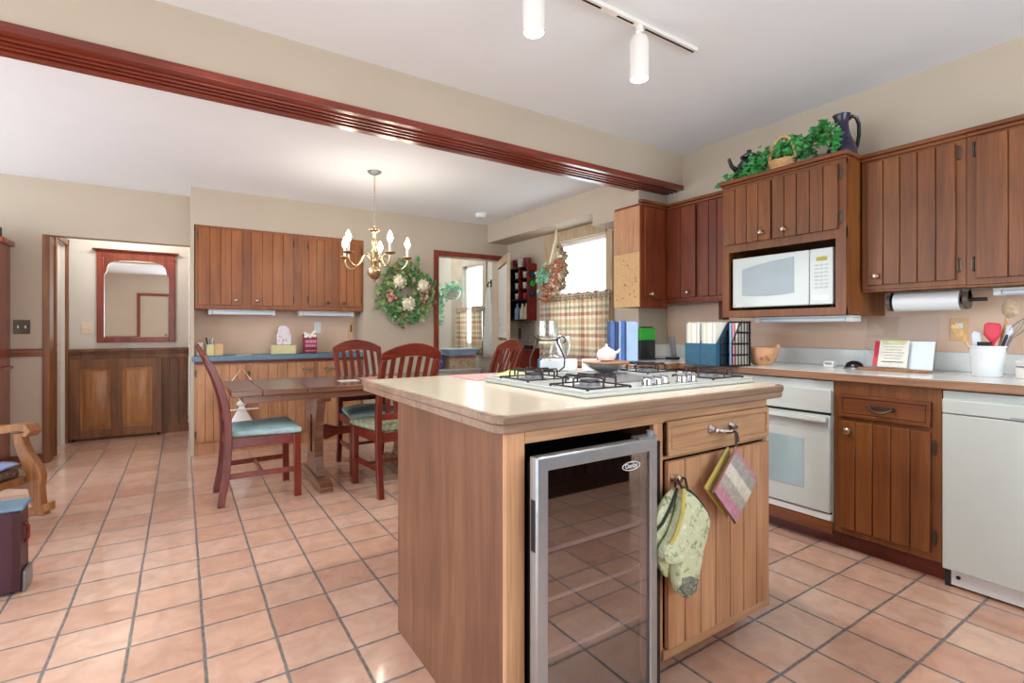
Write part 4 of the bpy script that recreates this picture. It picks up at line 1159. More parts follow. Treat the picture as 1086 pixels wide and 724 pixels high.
# utensil crock
uc = thing('utensil_crock', 'white oval crock full of cooking utensils', 'crock', (3.2, .765, ZT))
ux, uy = 3.215, .765
part(MB().lathe([(.052, 0), (.056, .004), (.062, .06), (.066, .135), (.07, .138), (.07, .146), (.064, .146), (.06, .135), (.05, .01), (.002, .008)], (ux, uy, ZT + .0005), 28, None, .8, 1.0), 'crock', M['white'], uc)
def utensil(name, label, a, b, r, mat, headfn=None, headmat=None):
    t = thing(name, label, 'utensil', (b[0], b[1], ZT + .012), 'utensils in the white crock')
    part(MB().tube([a, b], r, 8), 'handle', M[mat], t)
    if headfn: part(headfn(), 'head', M[headmat or mat], t)
    return t
zc = ZT
utensil('wooden_spatula', 'slotted wooden spatula leaning left in the white crock', (3.2, .775, zc + .02), (3.195, .85, zc + .19), .006, 'wicker',
        lambda: MB().puff([(.83, zc + .165), (.862, zc + .175), (.895, zc + .235), (.887, zc + .25), (.862, zc + .24), (.828, zc + .185)], 'YZ', 3.195, .004))
utensil('plastic_scraper', 'pale blue scraper upright in the white crock', (3.21, .785, zc + .015), (3.205, .795, zc + .15), .006, 'white',
        lambda: MB().puff([(.78, zc + .14), (.812, zc + .14), (.82, zc + .2), (.81, zc + .215), (.785, zc + .21)], 'YZ', 3.205, .005), 'frost')
utensil('silicone_spatula', 'red silicone spatula standing in the white crock', (3.2, .765, zc + .015), (3.19, .735, zc + .17), .006, 'red',
        lambda: MB().puff([(.728, zc + .165), (.748, zc + .165), (.772, zc + .2), (.768, zc + .25), (.755, zc + .258), (.715, zc + .252), (.708, zc + .24), (.708, zc + .2)], 'YZ', 3.188, .006))
utensil('wooden_spoon', 'big wooden spoon rising highest from the white crock', (3.23, .75, zc + .015), (3.24, .70, zc + .28), .006, 'wicker',
        lambda: MB().sphere((3.24, .689, zc + .325), .04, .35, .8, 1.2, 16), 'straw')
utensil('blue_ladle', 'dark blue handled turner leaning right in the white crock', (3.22, .75, zc + .015), (3.22, .695, zc + .20), .006, 'navy',
        lambda: MB().puff([(.69, zc + .19), (.705, zc + .19), (.70, zc + .24), (.68, zc + .245), (.675, zc + .21)], 'YZ', 3.22, .004), 'frost')
utensil('wire_whisk', 'wire whisk leaning furthest right in the white crock', (3.23, .745, zc + .015), (3.23, .685, zc + .18), .006, 'greymetal',
        lambda: [mm := MB(), [mm.tube([(3.23 + .028 * math.sin(PI * k / 10) * math.cos(w_), .685 - .05 * k / 10 + .028 * math.sin(PI * k / 10) * math.sin(w_), zc + .18 + .1 * k / 10) for k in range(11)], .0014, 5) for w_ in (0, PI / 3, 2 * PI / 3, PI, 4 * PI / 3, 5 * PI / 3)]][0], 'greymetal')
utensil('masher', 'dark masher low in the middle of the white crock', (3.2, .77, zc + .015), (3.195, .77, zc + .145), .005, 'greymetal',
        lambda: MB().obox((3.195, .77, zc + .155), (.012, .05, .02)), 'blackm')
cn = thing('canister', 'white lidded canister cut off at the right edge of the counter', 'canister', (3.22, .60, ZT))
part(MB().lathe([(.058, 0), (.062, .004), (.062, .062), (.058, .066)], (3.225, .605, ZT + .0005), 26), 'jar', M['trimwhite'], cn)
part(MB().lathe([(.06, .067), (.063, .07), (.063, .082), (.056, .088), (.02, .092)], (3.225, .605, ZT + .0005), 26), 'lid', M['white'], cn)
part(MB().lathe([(.0622, .05), (.0628, .052), (.0628, .056), (.0622, .058)], (3.225, .605, ZT + .0005), 26, cap=False), 'clasp_ring', M['greymetal'], cn)

# paper towels
pt_ = thing('paper_towel_holder', 'wooden paper towel holder mounted under the wall cabinet', 'paper towel holder', (3.26, 1.0, 1.346))
for y in (1.172, .848):
    m = MB().cyl((3.26, y - .009, 1.292), (3.26, y + .009, 1.292), .046, n=24); m.box(3.235, 3.285, y - .009, y + .009, 1.292, 1.3455)
    part(m, 'end_bracket', plain('dark_walnut', S(92, 78, 68), .5, var=.15), pt_)
part(MB().cyl((3.26, .775, 1.292), (3.26, 1.185, 1.292), .009, n=12), 'rod', M['blackm'], pt_)
m = MB().lathe([(.02, 0), (.05, 0), (.05, .276), (.02, .276)], (3.26, .872, 1.292), 28, Vector((0, 1, 0)).to_track_quat('Z', 'Y').to_matrix(), cap=False)
pr_ = [(.02, 0), (.05, 0), (.05, .276), (.02, .276), (.02, 0)]
solo(m, 'paper_towel_roll', M['white'], 'white paper towel roll on the holder under the wall cabinet', 'paper towel')

# outlets
def outlet(face, p, a, z, label, mat='ivory', w=.07, h=.115, kind='outlet'):
    loc = pt(face, p, a, 0, z)
    t = thing('wall_outlet' if kind == 'outlet' else 'light_switch', label, kind, loc)
    m = MB(); m.fbox(face, p, a - w / 2, a + w / 2, .0005, .006, z - h / 2, z + h / 2); part(m, 'cover_plate', M[mat], t, bevel=.002)
    if kind == 'outlet':
        for s_ in (-1, 1):
            m = MB(); m.fbox(face, p, a - .016, a + .016, .0061, .009, z + s_ * .02 - .014, z + s_ * .02 + .014); part(m, 'socket', M['white'], t, bevel=.003)
    else:
        for s_ in ((-1, 1) if w > .09 else (0,)):
            m = MB(); m.fbox(face, p, a + s_ * .023 - .005, a + s_ * .023 + .005, .0061, .016, z - .012, z + .012); part(m, 'toggle', M['white'], t, bevel=.002)
    return t
outlet('X', WX - .0028, .935, 1.145, 'ivory wall outlet behind the slotted spatula', 'tanbox', .075, .12)
outlet('Y', ny - .0028, 1.225, 1.17, 'pale wall outlet in the niche above the red carton', 'white')
outlet('Y', YL, -1.13, 1.167, 'brown double light switch on the left wall above the chair rail', 'bronze', .105, .118, 'switch')
outlet('Y', YR, -.825, 1.16, 'ivory double light switch beside the hall mirror', 'ivory', .1, .118, 'switch')
wp = thing('wall_intercom', 'small tan upright intercom on the right end of the niche', 'intercom', (1.575, ny, 1.05))
m = MB(); m.fbox('Y', ny, 1.55, 1.60, .0035, .03, 1.05, 1.23); part(m, 'case', M['tanbox'], wp, bevel=.008)
m = MB(); m.fbox('Y', ny, 1.565, 1.585, .0302, .033, 1.12, 1.20); part(m, 'grille', M['bronze'], wp)
m = MB().box(3.40, WX - .001, 2.285, 2.33, 1.22, 1.40)
solo(m, 'knife_block', M['cabred'], 'dark red wooden block fixed to the wall under the corner cabinet', 'block', bevel=.003)

# ------------------------------------------------------------------ ivy, basket and jugs on the microwave cabinet
ZC = 2.1085
iv = thing('ivy_basket', 'trailing green ivy in a tan basket on top of the microwave cabinet', 'plant', (3.1, 1.65, ZC))
def basket(c, rx, ry, h):
    m = MB()
    m.lathe([(.7, 0), (.78, h * .3), (.9, h * .7), (1.0, h), (.95, h), (.85, h * .6), (.7, .01), (.01, .01)], c, 28, None, rx, ry)
    return m
bk = part(basket((3.085, 1.675, ZC + .0005), .055, .085, .075), 'basket', M['wicker'], iv)
m = MB()
for k in range(5):
    z = ZC + .012 + k * .014; f = .78 + .05 * k
    m.tube([(3.085 + .055 * f * 1.04 * math.cos(2 * PI * i / 28), 1.675 + .085 * f * 1.04 * math.sin(2 * PI * i / 28), z) for i in range(28)], .004, 5, closed=True)
part(m, 'weave_bands', M['wicker'], bk)
part(MB().tube([(3.085, 1.675 + .08 * math.cos(PI * i / 10) , ZC + .072 + .15 * math.sin(PI * i / 10)) for i in range(11)], .009, 8), 'basket_handle', M['wicker'], iv)
m = MB(); mv = MB()
ctr = [(3.06, 2.05, ZC - .02, .045), (3.08, 2.02, ZC + .03, .05), (3.08, 1.96, ZC + .045, .055), (3.08, 1.90, ZC + .06, .065), (3.1, 1.85, ZC + .10, .08), (3.1, 1.80, ZC + .12, .09), (3.12, 1.75, ZC + .12, .09), (3.13, 1.70, ZC + .15, .075), (3.12, 1.65, ZC + .19, .065), (3.1, 1.60, ZC + .14, .08), (3.08, 1.55, ZC + .12, .08),
       (3.1, 1.52, ZC + .13, .075), (3.1, 1.47, ZC + .16, .075), (3.08, 1.44, ZC + .19, .07), (3.06, 1.41, ZC + .16, .06), (3.06, 1.385, ZC + .09, .05), (3.04, 1.80, ZC + .05, .05), (3.04, 1.88, ZC + .03, .05)]
rng = random.Random(4)
for x, y, z, r_ in ctr:
    for k in range(int(26 * r_ / .07)):
        d = Vector((rng.gauss(0, 1), rng.gauss(0, 1), rng.gauss(0, 1))).normalized()
        rr = r_ * rng.uniform(.45, 1.0)
        p = Vector((x, y, z)) + Vector((d.x * rr * .8, d.y * rr, d.z * rr))
        p.x = min(p.x, WX - .06)
        if p.z < ZC + .012 and p.x > 2.985: p.z = ZC + .012 + rng.uniform(0, .02)
        ld = Vector((rng.gauss(-.4, .6), rng.gauss(0, .7), rng.gauss(-.5, .5)))
        nr = Vector((-1, rng.gauss(-.3, .5), rng.gauss(.5, .5)))
        m.ivyleaf(p, ld, nr, rng.uniform(.03, .048))
for a, b in zip(ctr[:15], ctr[1:16]):
    mv.tube([(a[0], a[1], max(a[2], ZC + .006)), (b[0], b[1], max(b[2], ZC + .006))], .003, 5)
fo = part(m, 'foliage', M['leaf'], iv)
part(mv, 'vines', M['oak'], iv)
jg = thing('pitcher', 'dark plum glazed pitcher with a tall looped handle on the microwave cabinet', 'pitcher', (3.14, 1.375, ZC))
jx, jy = 3.16, 1.375
part(MB().lathe([(.065, 0), (.075, .01), (.078, .05), (.062, .1), (.042, .15), (.034, .2), (.036, .24), (.046, .262), (.040, .262), (.03, .235), (.03, .19), (.05, .1), (.002, .012)], (jx, jy, ZC + .0005), 26), 'jug', M['purple'], jg)
q = Rv
part(MB().tube([(jx + q.x * a, jy + q.y * a, ZC + z) for a, z in ((.035, .235), (.06, .258), (.085, .25), (.1, .21), (.1, .15), (.09, .09), (.074, .05))], .010, 10), 'handle', M['kettle'], jg)
kt = thing('kettle', 'black kettle half hidden in the ivy on the microwave cabinet', 'kettle', (3.24, 1.985, ZC))
kx_, ky_ = 3.24, 1.985
part(MB().lathe([(.07, 0), (.085, .02), (.09, .09), (.075, .16), (.04, .205)], (kx_, ky_, ZC + .0005), 24), 'pot', M['kettle'], kt)
part(MB().lathe([(.055, .206), (.058, .216), (.04, .232), (.014, .238), (.016, .258), (.002, .266)], (kx_, ky_, ZC + .0005), 18), 'lid', M['kettle'], kt)
part(MB().tube([(kx_ - q.x * a, ky_ - q.y * a, ZC + z) for a, z in ((.085, .12), (.12, .15), (.14, .20))], [.018, .014, .011], 10), 'spout', M['kettle'], kt)
part(MB().tube([(kx_ + q.x * a, ky_ + q.y * a, ZC + z) for a, z in ((.07, .18), (.12, .19), (.125, .12), (.085, .06))], .009, 8), 'handle', M['kettle'], kt)
m = MB().lathe([(.04, 0), (.046, .004), (.05, .07), (.045, .075), (.03, .078)], (3.2, 1.50, ZC + .0005), 20)
solo(m, 'grey_tin', M['greymetal'], 'grey tin under the ivy beside the plum pitcher', 'tin')

# ------------------------------------------------------------------ track light
tr = thing('track_light', 'white ceiling track with dark slots and two lit spot heads', 'track light', (1.55, 1.655, C1))
part(MB().box(.75, 2.22, 1.638, 1.674, C1 - .02, C1 - .0005), 'track', M['trimwhite'], tr, bevel=.003)
m = MB()
for a, b in ((1.25, 1.56), (1.66, 1.765), (1.845, 2.205)): m.box(a, b, 1.651, 1.661, C1 - .0215, C1 - .0201)
part(m, 'slot', M['blackm'], tr)
for hx, hz, hn in ((1.805, 2.325, 1), (1.192, 2.345, 2)):
    hy = 1.656
    m = MB().cyl((hx, hy, C1 - .05), (hx, hy, C1 - .0205), .018, n=14); m.cyl((hx, hy, hz + .19), (hx, hy, C1 - .05), .008, n=10)
    st_ = part(m, 'stem', M['trimwhite'], tr)
    hd_ = part(MB().lathe([(.02, .205), (.036, .195), (.044, .17), (.044, .0), (.0405, .0), (.0405, .03), (.02, .05)], (hx, hy, hz), 28, cap=False), 'spot_head', M['trimwhite'], tr)
    part(MB().lathe([(.002, .012), (.03, .006), (.0395, .002), (.0395, .01), (.002, .02)], (hx, hy, hz), 24), 'lens', M['spotlens'], hd_)
    lamp('spot_lamp', (hx, hy, hz - .02), TRACK_W, .04, (1, .96, .9), tr, 'SPOT', 2.3)

def fill_dome(label, x, y, power):  # unseen ceiling lamps, added to brighten the hall and mud room
    t = thing('added_fill_dome', label, 'fill light', (x, y, C2))
    part(MB().lathe([(.02, -.001), (.15, -.001), (.155, -.02), (.14, -.03), (.02, -.03)], (x, y, C2), 28), 'base', M['nickel'], t)
    part(MB().lathe([(.002, -.11), (.06, -.105), (.11, -.08), (.135, -.035), (.135, -.031), (.02, -.031)], (x, y, C2), 28), 'glass_dome', M['domeglass'], t)
    lamp('dome_fill_lamp', (x, y, C2 - .16), power, .1, (1, .97, .94), t)
M['domeglass'] = emis('fill_dome_glass', (1, .96, .9, 1), 4)
fill_dome('unseen dome light added to brighten the hall behind the header', -.45, 6.32, 16)
fill_dome('unseen dome light added to brighten the mud room', 2.75, 6.7, 20)
# smoke detector
sd = thing('smoke_detector', 'white round smoke detector on the dining ceiling', 'smoke detector', (2.80, 4.90, C2))
part(MB().lathe([(.02, -.045), (.05, -.043), (.062, -.03), (.064, -.012), (.07, -.01), (.07, -.0005)], (2.80, 4.90, C2), 28), 'case', M['white'], sd)
part(MB().lathe([(.005, -.048), (.012, -.0475), (.012, -.0455)], (2.82, 4.88, C2), 12), 'test_button', M['trimwhite'], sd)

# ------------------------------------------------------------------ dining niche cabinets
def niche_upper(label, a0, a1, doors):
    t = upper('niche_cabinet', label, YW, a0, a1, 1.337, 2.101, ny - .001, doors, 'dcab', False, 'Y')
    return t
niche_upper('honey-brown two-door wall cabinet on the left of the dining niche', .10, 1.006,
            [(.125, .476, 1.375, 2.075, 4, dict(knob=(.43, 1.42), hinge=.117)), (.556, .925, 1.375, 2.075, 4, dict(knob=(.605, 1.42), hinge=.934))])
niche_upper('honey-brown two-door wall cabinet on the right of the dining niche', 1.0065, 1.628,
            [(1.075, 1.298, 1.385, 2.055, 3, dict(knob=(1.255, 1.42), hinge=1.066, kmat='bronze')), (1.375, 1.60, 1.385, 2.055, 3, dict(knob=(1.415, 1.42), hinge=1.609, kmat='bronze'))])
under_light((.205, 5.47), (.775, 5.58), 'X', 'white light bar under the left niche cabinet', 1.3365)
under_light((1.0, 5.47), (1.55, 5.58), 'X', 'white light bar under the right niche cabinet', 1.3365)
nb1 = base('niche_base_cabinet', 'pale brown base cabinet on the left under the blue counter', YW, .094, .566, ny - .002, 'Y', 'bcab', .848)
nb2 = base('niche_base_cabinet', 'pale brown base cabinet on the right under the blue counter', YW, .5665, 1.625, ny - .002, 'Y', 'bcab', .848)
for ch_ in list(nb1.children) + list(nb2.children):
    if ch_.name.startswith('toe_kick'):
        ch_.data.transform(Matrix.Translation((0, -.070, 0))); ch_.data.materials[0] = M['bcab']
door_part(nb1, 'Y', YW, .112, .505, .12, .815, 6, M['bcab'], hinge=.104, kmat='bronze')
for z in (.206, .72): add_hinge(nb1, 'Y', YW, .535, z)
d_ = door_part(nb2, 'Y', YW, .62, 1.12, .12, .815, 6, M['bcab'])
add_pull(d_, 'Y', YW, 1.06, .745, w=.08, mat='nickel')
d_ = door_part(nb2, 'Y', YW, 1.17, 1.60, .12, .815, 5, M['bcab'])
add_pull(d_, 'Y', YW, 1.275, .745, w=.08, mat='nickel')
nc = thing('niche_counter', 'blue counter with dark lower edge in the dining niche', 'worktop', (.85, 5.5, .85))
part(MB().box(.072, 1.63, 5.372, 5.399, .852, .901).box(.0925, 1.63, 5.399, ny - .001, .852, .901), 'slab', M['blue_counter'], nc, bevel=.004)
part(MB().box(.094, 1.625, 5.384, 5.3985, .828, .8515), 'edge_strip', M['cabred'], nc)
ZN = .9015
# items on niche counter
wc_ = thing('white_crock', 'tall white crock at the left end of the blue counter', 'crock', (.13, 5.5, ZN))
part(MB().lathe([(.028, 0), (.032, .004), (.032, .12), (.034, .124), (.03, .124), (.028, .01), (.002, .01)], (.135, 5.48, ZN), 20), 'jar', M['trimwhite'], wc_)
tb_ = thing('pencil_box', 'tan card box holding pens on the blue counter', 'box', (.25, 5.52, ZN))
part(MB().box(.19, .25, 5.46, 5.56, ZN + .0005, ZN + .105), 'pale_box', M['yellowbox'], tb_, bevel=.002)
part(MB().box(.2505, .325, 5.47, 5.57, ZN + .0005, ZN + .11), 'tan_box', M['tanbox'], tb_, bevel=.002)
for i, (x, h, mt_) in enumerate(((.20, .17, 'blackm'), (.215, .15, 'greymetal'), (.235, .165, 'white'), (.23, .14, 'blue'))):
    m = MB().cyl((x, 5.5, ZN + .1055), (x - .012 + .01 * i, 5.5, ZN + h), .006, n=8)
    solo(m, 'pen', M[mt_], ('black', 'grey', 'white', 'blue')[i] + ' pen standing in the pale card box on the blue counter', 'pen', 'pens in the card box')
solo(MB().box(.43, .56, 5.40, 5.50, ZN + .0005, ZN + .004), 'paper_sheet', M['paper'], 'white sheet of paper lying on the blue counter', 'paper')
solo(MB().box(.745, .965, 5.45, 5.57, ZN + .0005, ZN + .088), 'tissue_box', M['yellowbox'], 'pale yellow carton on the blue counter under the floral pack', 'box', bevel=.003)
fp = thing('floral_pack', 'pink and white floral paper pack standing on the yellow carton', 'pack', (.855, 5.51, ZN + .0885))
poly = [(.80, 0), (.925, 0), (.93, .12), (.915, .14), (.91, .2), (.88, .235), (.84, .24), (.81, .215), (.805, .14), (.795, .12)]
part(MB().prism([(a, ZN + .089 + b * .82) for a, b in poly], 'XZ', 5.48, 5.54), 'bag', floral('pink_floral_paper', S(232, 226, 232), (S(206, 120, 140), S(190, 214, 224), S(216, 150, 160)), 40), fp, bevel=.008)
pc = thing('popcorn_carton', 'crimson printed snack carton on the blue counter', 'carton', (1.11, 5.53, ZN))
part(MB().box(1.045, 1.175, 5.49, 5.56, ZN + .0005, ZN + .20), 'carton', M['redbox'], pc, bevel=.003)
m = MB()
for i in range(9): m.sphere((1.06 + .1 * (i % 5) / 4 + random.uniform(-.008, .008), 5.488, ZN + .175 + .02 * (i // 5) + random.uniform(-.01, .012)), .016, 1, .4, 1, 8)
m.sphere((1.155, 5.50, ZN + .215), .02, 1, .6, 1, 8)
part(m, 'popcorn_print', M['popcorn'], pc)
m = MB()
for k, (z, h) in enumerate(((.105, .032), (.065, .026), (.02, .012))):
    x = 1.062
    while x < 1.165:
        w_ = random.uniform(.010, .018); m.box(x, min(x + w_, 1.168), 5.4885, 5.4898, ZN + z, ZN + z + h); x += w_ + .005
part(m, 'lettering', M['pinkprint'], pc)
# white angel ornament hanging on the cabinet door
an = thing('angel_ornament', 'white angel-shaped ornament hanging on the left base cabinet door', 'ornament', (.47, 5.36, .25))
yy = 5.355
m = MB().tube([(.47, yy, .455), (.385, yy, .66), (.47, yy, .785), (.555, yy, .66), (.47, yy, .455)], .007, 6)
part(m, 'cord', M['trimwhite'], an)
m = MB().lathe([(.11, .25), (.105, .26), (.06, .345), (.028, .405), (.022, .42)], (.47, yy, 0), 16, None, 1.0, .2)
part(m, 'skirt', M['trimwhite'], an)
part(MB().lathe([(.02, .421), (.045, .445), (.03, .47), (.01, .478)], (.47, yy, 0), 14, None, 1.0, .3), 'bodice', M['trimwhite'], an)
part(MB().obox((.47, yy - .012, .395), (.29, .01, .014)), 'arms', M['trimwhite'], an, bevel=.003)
part(MB().sphere((.47, yy - .002, .505), .027, 1, .5, 1, 12), 'head', M['cream'], an)

# ------------------------------------------------------------------ hall: mirror, gate
mi = thing('wall_mirror', 'cherry-framed wall mirror with arched top in the hall', 'mirror', (-.41, YR, 1.01))
mx0, mx1, mz0_, mz1_ = -.745, -.062, 1.01, 1.965
f0 = YR - .03; f1 = YR - .001
part(MB().box(mx0 + .03, mx1 - .03, YR - .012, YR - .006, mz0_ + .03, mz1_ - .02), 'mirror_glass', M['mirror'], mi)
m = MB()
m.box(mx0, mx0 + .06, f0, f1, mz0_, mz1_ - .06); m.box(mx1 - .06, mx1, f0, f1, mz0_, mz1_ - .06); m.box(mx0 + .06, mx1 - .06, f0, f1, mz0_, mz0_ + .055)
part(m, 'frame', M['trimz'], mi, bevel=.006)
ap = [(mx0, mz1_ - .06), (mx0, mz1_ - .24)]
L_, R_ = mx0 + .06, mx1 - .06
wd = R_ - L_
arch = [(0, -.238), (.02, -.228), (.036, -.205), (.044, -.17), (.062, -.138), (.1, -.11), (.17, -.092), (.27, -.081), (.38, -.076), (.5, -.074)]
pl = [(L_ + wd * a, mz1_ + b) for a, b in arch] + [(R_ - wd * a, mz1_ + b) for a, b in arch[::-1][1:]]
# head rail strips between arch and top so no face is concave
m = MB()
topz = mz1_ - .0
for (a, b), (c, d) in zip(pl[:-1], pl[1:]):
    if abs(c - a) < 1e-5: continue
    m.hexa([(a, f0, b), (c, f0, d), (c, f1, d), (a, f1, b), (a, f0, topz), (c, f0, topz), (c, f1, topz), (a, f1, topz)])
m.box(mx0, L_, f0, f1, mz1_ - .06, topz); m.box(R_, mx1, f0, f1, mz1_ - .06, topz)
bmesh.ops.remove_doubles(m.bm, verts=m.bm.verts[:], dist=.0005)
part(m, 'arched_head', M['trimz'], mi, smooth=False)
part(MB().box(mx0 - .018, mx1 + .018, YR - .045, f1, topz + .0005, topz + .014).box(mx0 - .034, mx1 + .034, YR - .06, f1, topz + .014, topz + .03), 'cornice', M['trim'], mi, bevel=.005)
gt = thing('half_gate', 'low two-panel wooden gate swung open against the hall wainscot', 'gate', (-.57, 6.72, 0))
ga0, ga1, gz0, gz1 = -.955, -.185, .028, .838
yy0, yy1 = 6.70, 6.735
m = MB()
st = [(ga0, ga0 + .085), (-.62, -.53), (ga1 - .085, ga1)]
for a, b in st: m.box(a, b, yy0, yy1, gz0, gz1)
for a, b in ((ga0 + .085, -.62), (-.53, ga1 - .085)):
    m.box(a, b, yy0, yy1, gz0, gz0 + .085); m.box(a, b, yy0, yy1, gz1 - .09, gz1)
part(m, 'gate_frame', M['hall'], gt, bevel=.003)
for a, b in ((ga0 + .085, -.62), (-.53, ga1 - .085)):
    z0, z1 = gz0 + .085, gz1 - .09
    m = MB().box(a, b, yy0 + .018, yy0 + .026, z0, z1)
    m.hexa([(a + .02, yy0 + .018, z0 + .02), (b - .02, yy0 + .018, z0 + .02), (b - .02, yy0 + .018, z1 - .02), (a + .02, yy0 + .018, z1 - .02),
            (a + .045, yy0 + .004, z0 + .045), (b - .045, yy0 + .004, z0 + .045), (b - .045, yy0 + .004, z1 - .045), (a + .045, yy0 + .004, z1 - .045)])
    part(m, 'raised_panel', M['hallp'], gt)
for z in (.25, .68):
    part(MB().box(ga0 - .018, ga0 - .0005, yy0 + .004, yy0 + .02, z - .045, z + .045).cyl((ga0 - .02, yy0, z - .045), (ga0 - .02, yy0, z + .045), .007, n=8), 'hinge', M['nickel'], gt)
m = MB().cyl((ga1 - .03, yy0 + .02, 0), (ga1 - .03, yy0 + .02, gz0), .012, n=10).cyl((ga0 + .03, yy0 + .02, 0), (ga0 + .03, yy0 + .02, gz0), .012, n=10)
part(m, 'floor_glide', M['blackm'], gt)

# ------------------------------------------------------------------ dining chairs
def rear_x(z):
    pts = [(0, -.238), (.2, -.202), (.45, -.19), (.62, -.2), (.8, -.245), (1.0, -.33), (1.05, -.355)]
    for (z0, x0), (z1, x1) in zip(pts, pts[1:]):
        if z <= z1:
            t = (z - z0) / (z1 - z0); return x0 + (x1 - x0) * t
    return pts[-1][1]
def rx_s(z):
    return (rear_x(max(0, z - .06)) + 2 * rear_x(z) + rear_x(min(1.05, z + .06))) / 4
def sweep_box(m, path, hw, ht):
    """square-section sweep: path of (x,y,z); hw half width in y, ht half depth in x"""
    rings = []
    for (x, y, z) in path:
        rings.append([m.bm.verts.new((x + dx * ht, y + dy * hw, z)) for dx, dy in ((-1, -1), (1, -1), (1, 1), (-1, 1))])
    m.skin(rings); return m
def make_chair(label, seatmat):
    t = thing('dining_chair', label, 'chair', local=True, group=None)
    for s_ in (-1, 1):
        m = MB(); sweep_box(m, [(.225, s_ * .21, 0), (.222, s_ * .21, .2), (.22, s_ * .21, .43)], .022, .022)
        part(m, 'leg', M['chair'], t, bevel=.004)
        m = MB(); sweep_box(m, [(rx_s(z), s_ * (.19 + .012 * max(0, z - .45)), z) for z in [0, .06, .12, .2, .3, .4, .48, .56, .64, .72, .8, .88, .94]], .0195, .021)
        part(m, 'leg', M['chair'], t, bevel=.004)
        m = MB(); m.hexa([(-.18, s_ * .19 - .012, .37), (.203, s_ * .21 - .012, .37), (.203, s_ * .21 + .012, .37), (-.18, s_ * .19 + .012, .37),
                          (-.18, s_ * .19 - .012, .435), (.203, s_ * .21 - .012, .435), (.203, s_ * .21 + .012, .435), (-.18, s_ * .19 + .012, .435)])
        part(m, 'side_rail', M['chairx'], t, bevel=.002)
        m = MB(); z = .17
        m.hexa([(-.19, s_ * .19 - .008, z), (.204, s_ * .21 - .008, z), (.204, s_ * .21 + .008, z), (-.19, s_ * .19 + .008, z),
                (-.19, s_ * .19 - .008, z + .035), (.204, s_ * .21 - .008, z + .035), (.204, s_ * .21 + .008, z + .035), (-.19, s_ * .19 + .008, z + .035)])
        part(m, 'stretcher', M['chairx'], t, bevel=.002)
    part(MB().box(.0, .018, -.192, .192, .178, .20), 'stretcher', M['chairx'], t, bevel=.002)
    part(MB().box(.208, .232, -.188, .188, .37, .435), 'front_rail', M['chairx'], t, bevel=.002)
    part(MB().box(-.203, -.178, -.17, .17, .37, .435), 'back_rail', M['chairx'], t, bevel=.002)
    m = MB()
    prof = [(.435, 0.0), (.447, .012), (.472, .012), (.486, -.02), (.492, -.08)]
    def sq(z, e):
        P = []
        for x, y in ((.235, .228), (-.172, .205)): pass
        c = [(.235 + e, -.23 - e), (.235 + e, .23 + e), (-.168 - e * .2, .168 + e), (-.168 - e * .2, -.168 - e)]
        out_ = []
        for i in range(4):
            a, b = c[i], c[(i + 1) % 4]
            for k in range(6): out_.append((a[0] + (b[0] - a[0]) * k / 6, a[1] + (b[1] - a[1]) * k / 6, z))
        return out_
    rings = [[m.bm.verts.new(p) for p in sq(z, e)] for z, e in prof]
    m.skin(rings)
    part(m, 'seat_cushion', M[seatmat], t, bevel=.006)
    # back: lower rail, slats, arched top rail
    zb = .545
    part(MB().obox((rx_s(zb), 0, zb), (.02, .345, .045)), 'lower_back_rail', M['chairx'], t, bevel=.003)
    for y in (-.125, -.0625, 0, .0625, .125):
        m = MB(); sweep_box(m, [(rx_s(z) + .002, y * (1 + .05 * (z - .55)), z) for z in [.565, .65, .72, .8, .88, .96]], .0165, .0055)
        part(m, 'slat', M['chair'], t, bevel=.002)
    m = MB(); rings = []
    for i in range(15):
        y = -.218 + .436 * i / 14; k = 1 - (y / .218) ** 2
        zt, zl = .985 + .068 * k, .925 + .04 * k
        bow = -.022 * k
        rings.append([m.bm.verts.new((rx_s(z) + bow * .6 + dx, y, z)) for dx, z in ((-.012, zl), (.012, zl), (.011, zt), (-.011, zt))])
    m.skin(rings)
    part(m, 'top_rail', M['chairx'], t, bevel=.004)
    return t
c1 = make_chair('cherry wood dining chair with pale blue seat at the left end of the table', 'blueseat')
c1.location = (.44, 3.93, 0); c1.rotation_euler = (0, 0, .02)
c2 = dup(c1, (1.335, 4.255, 0), -PI / 2 + .03, 'cherry wood dining chair on the far side of the table, back to the blue counter')
c3 = make_chair('cherry wood dining chair with sage tapestry seat on the near side of the table', 'greenseat')
c3.location = (1.30, 3.57, 0); c3.rotation_euler = (0, 0, PI / 2 + .05)
c4 = dup(c1, (2.26, 3.97, 0), PI, 'cherry wood dining chair at the right end of the table, by the doorway')
for c in (c1, c2, c4):
    c['group'] = 'dining chairs'
c3['group'] = 'dining chairs'

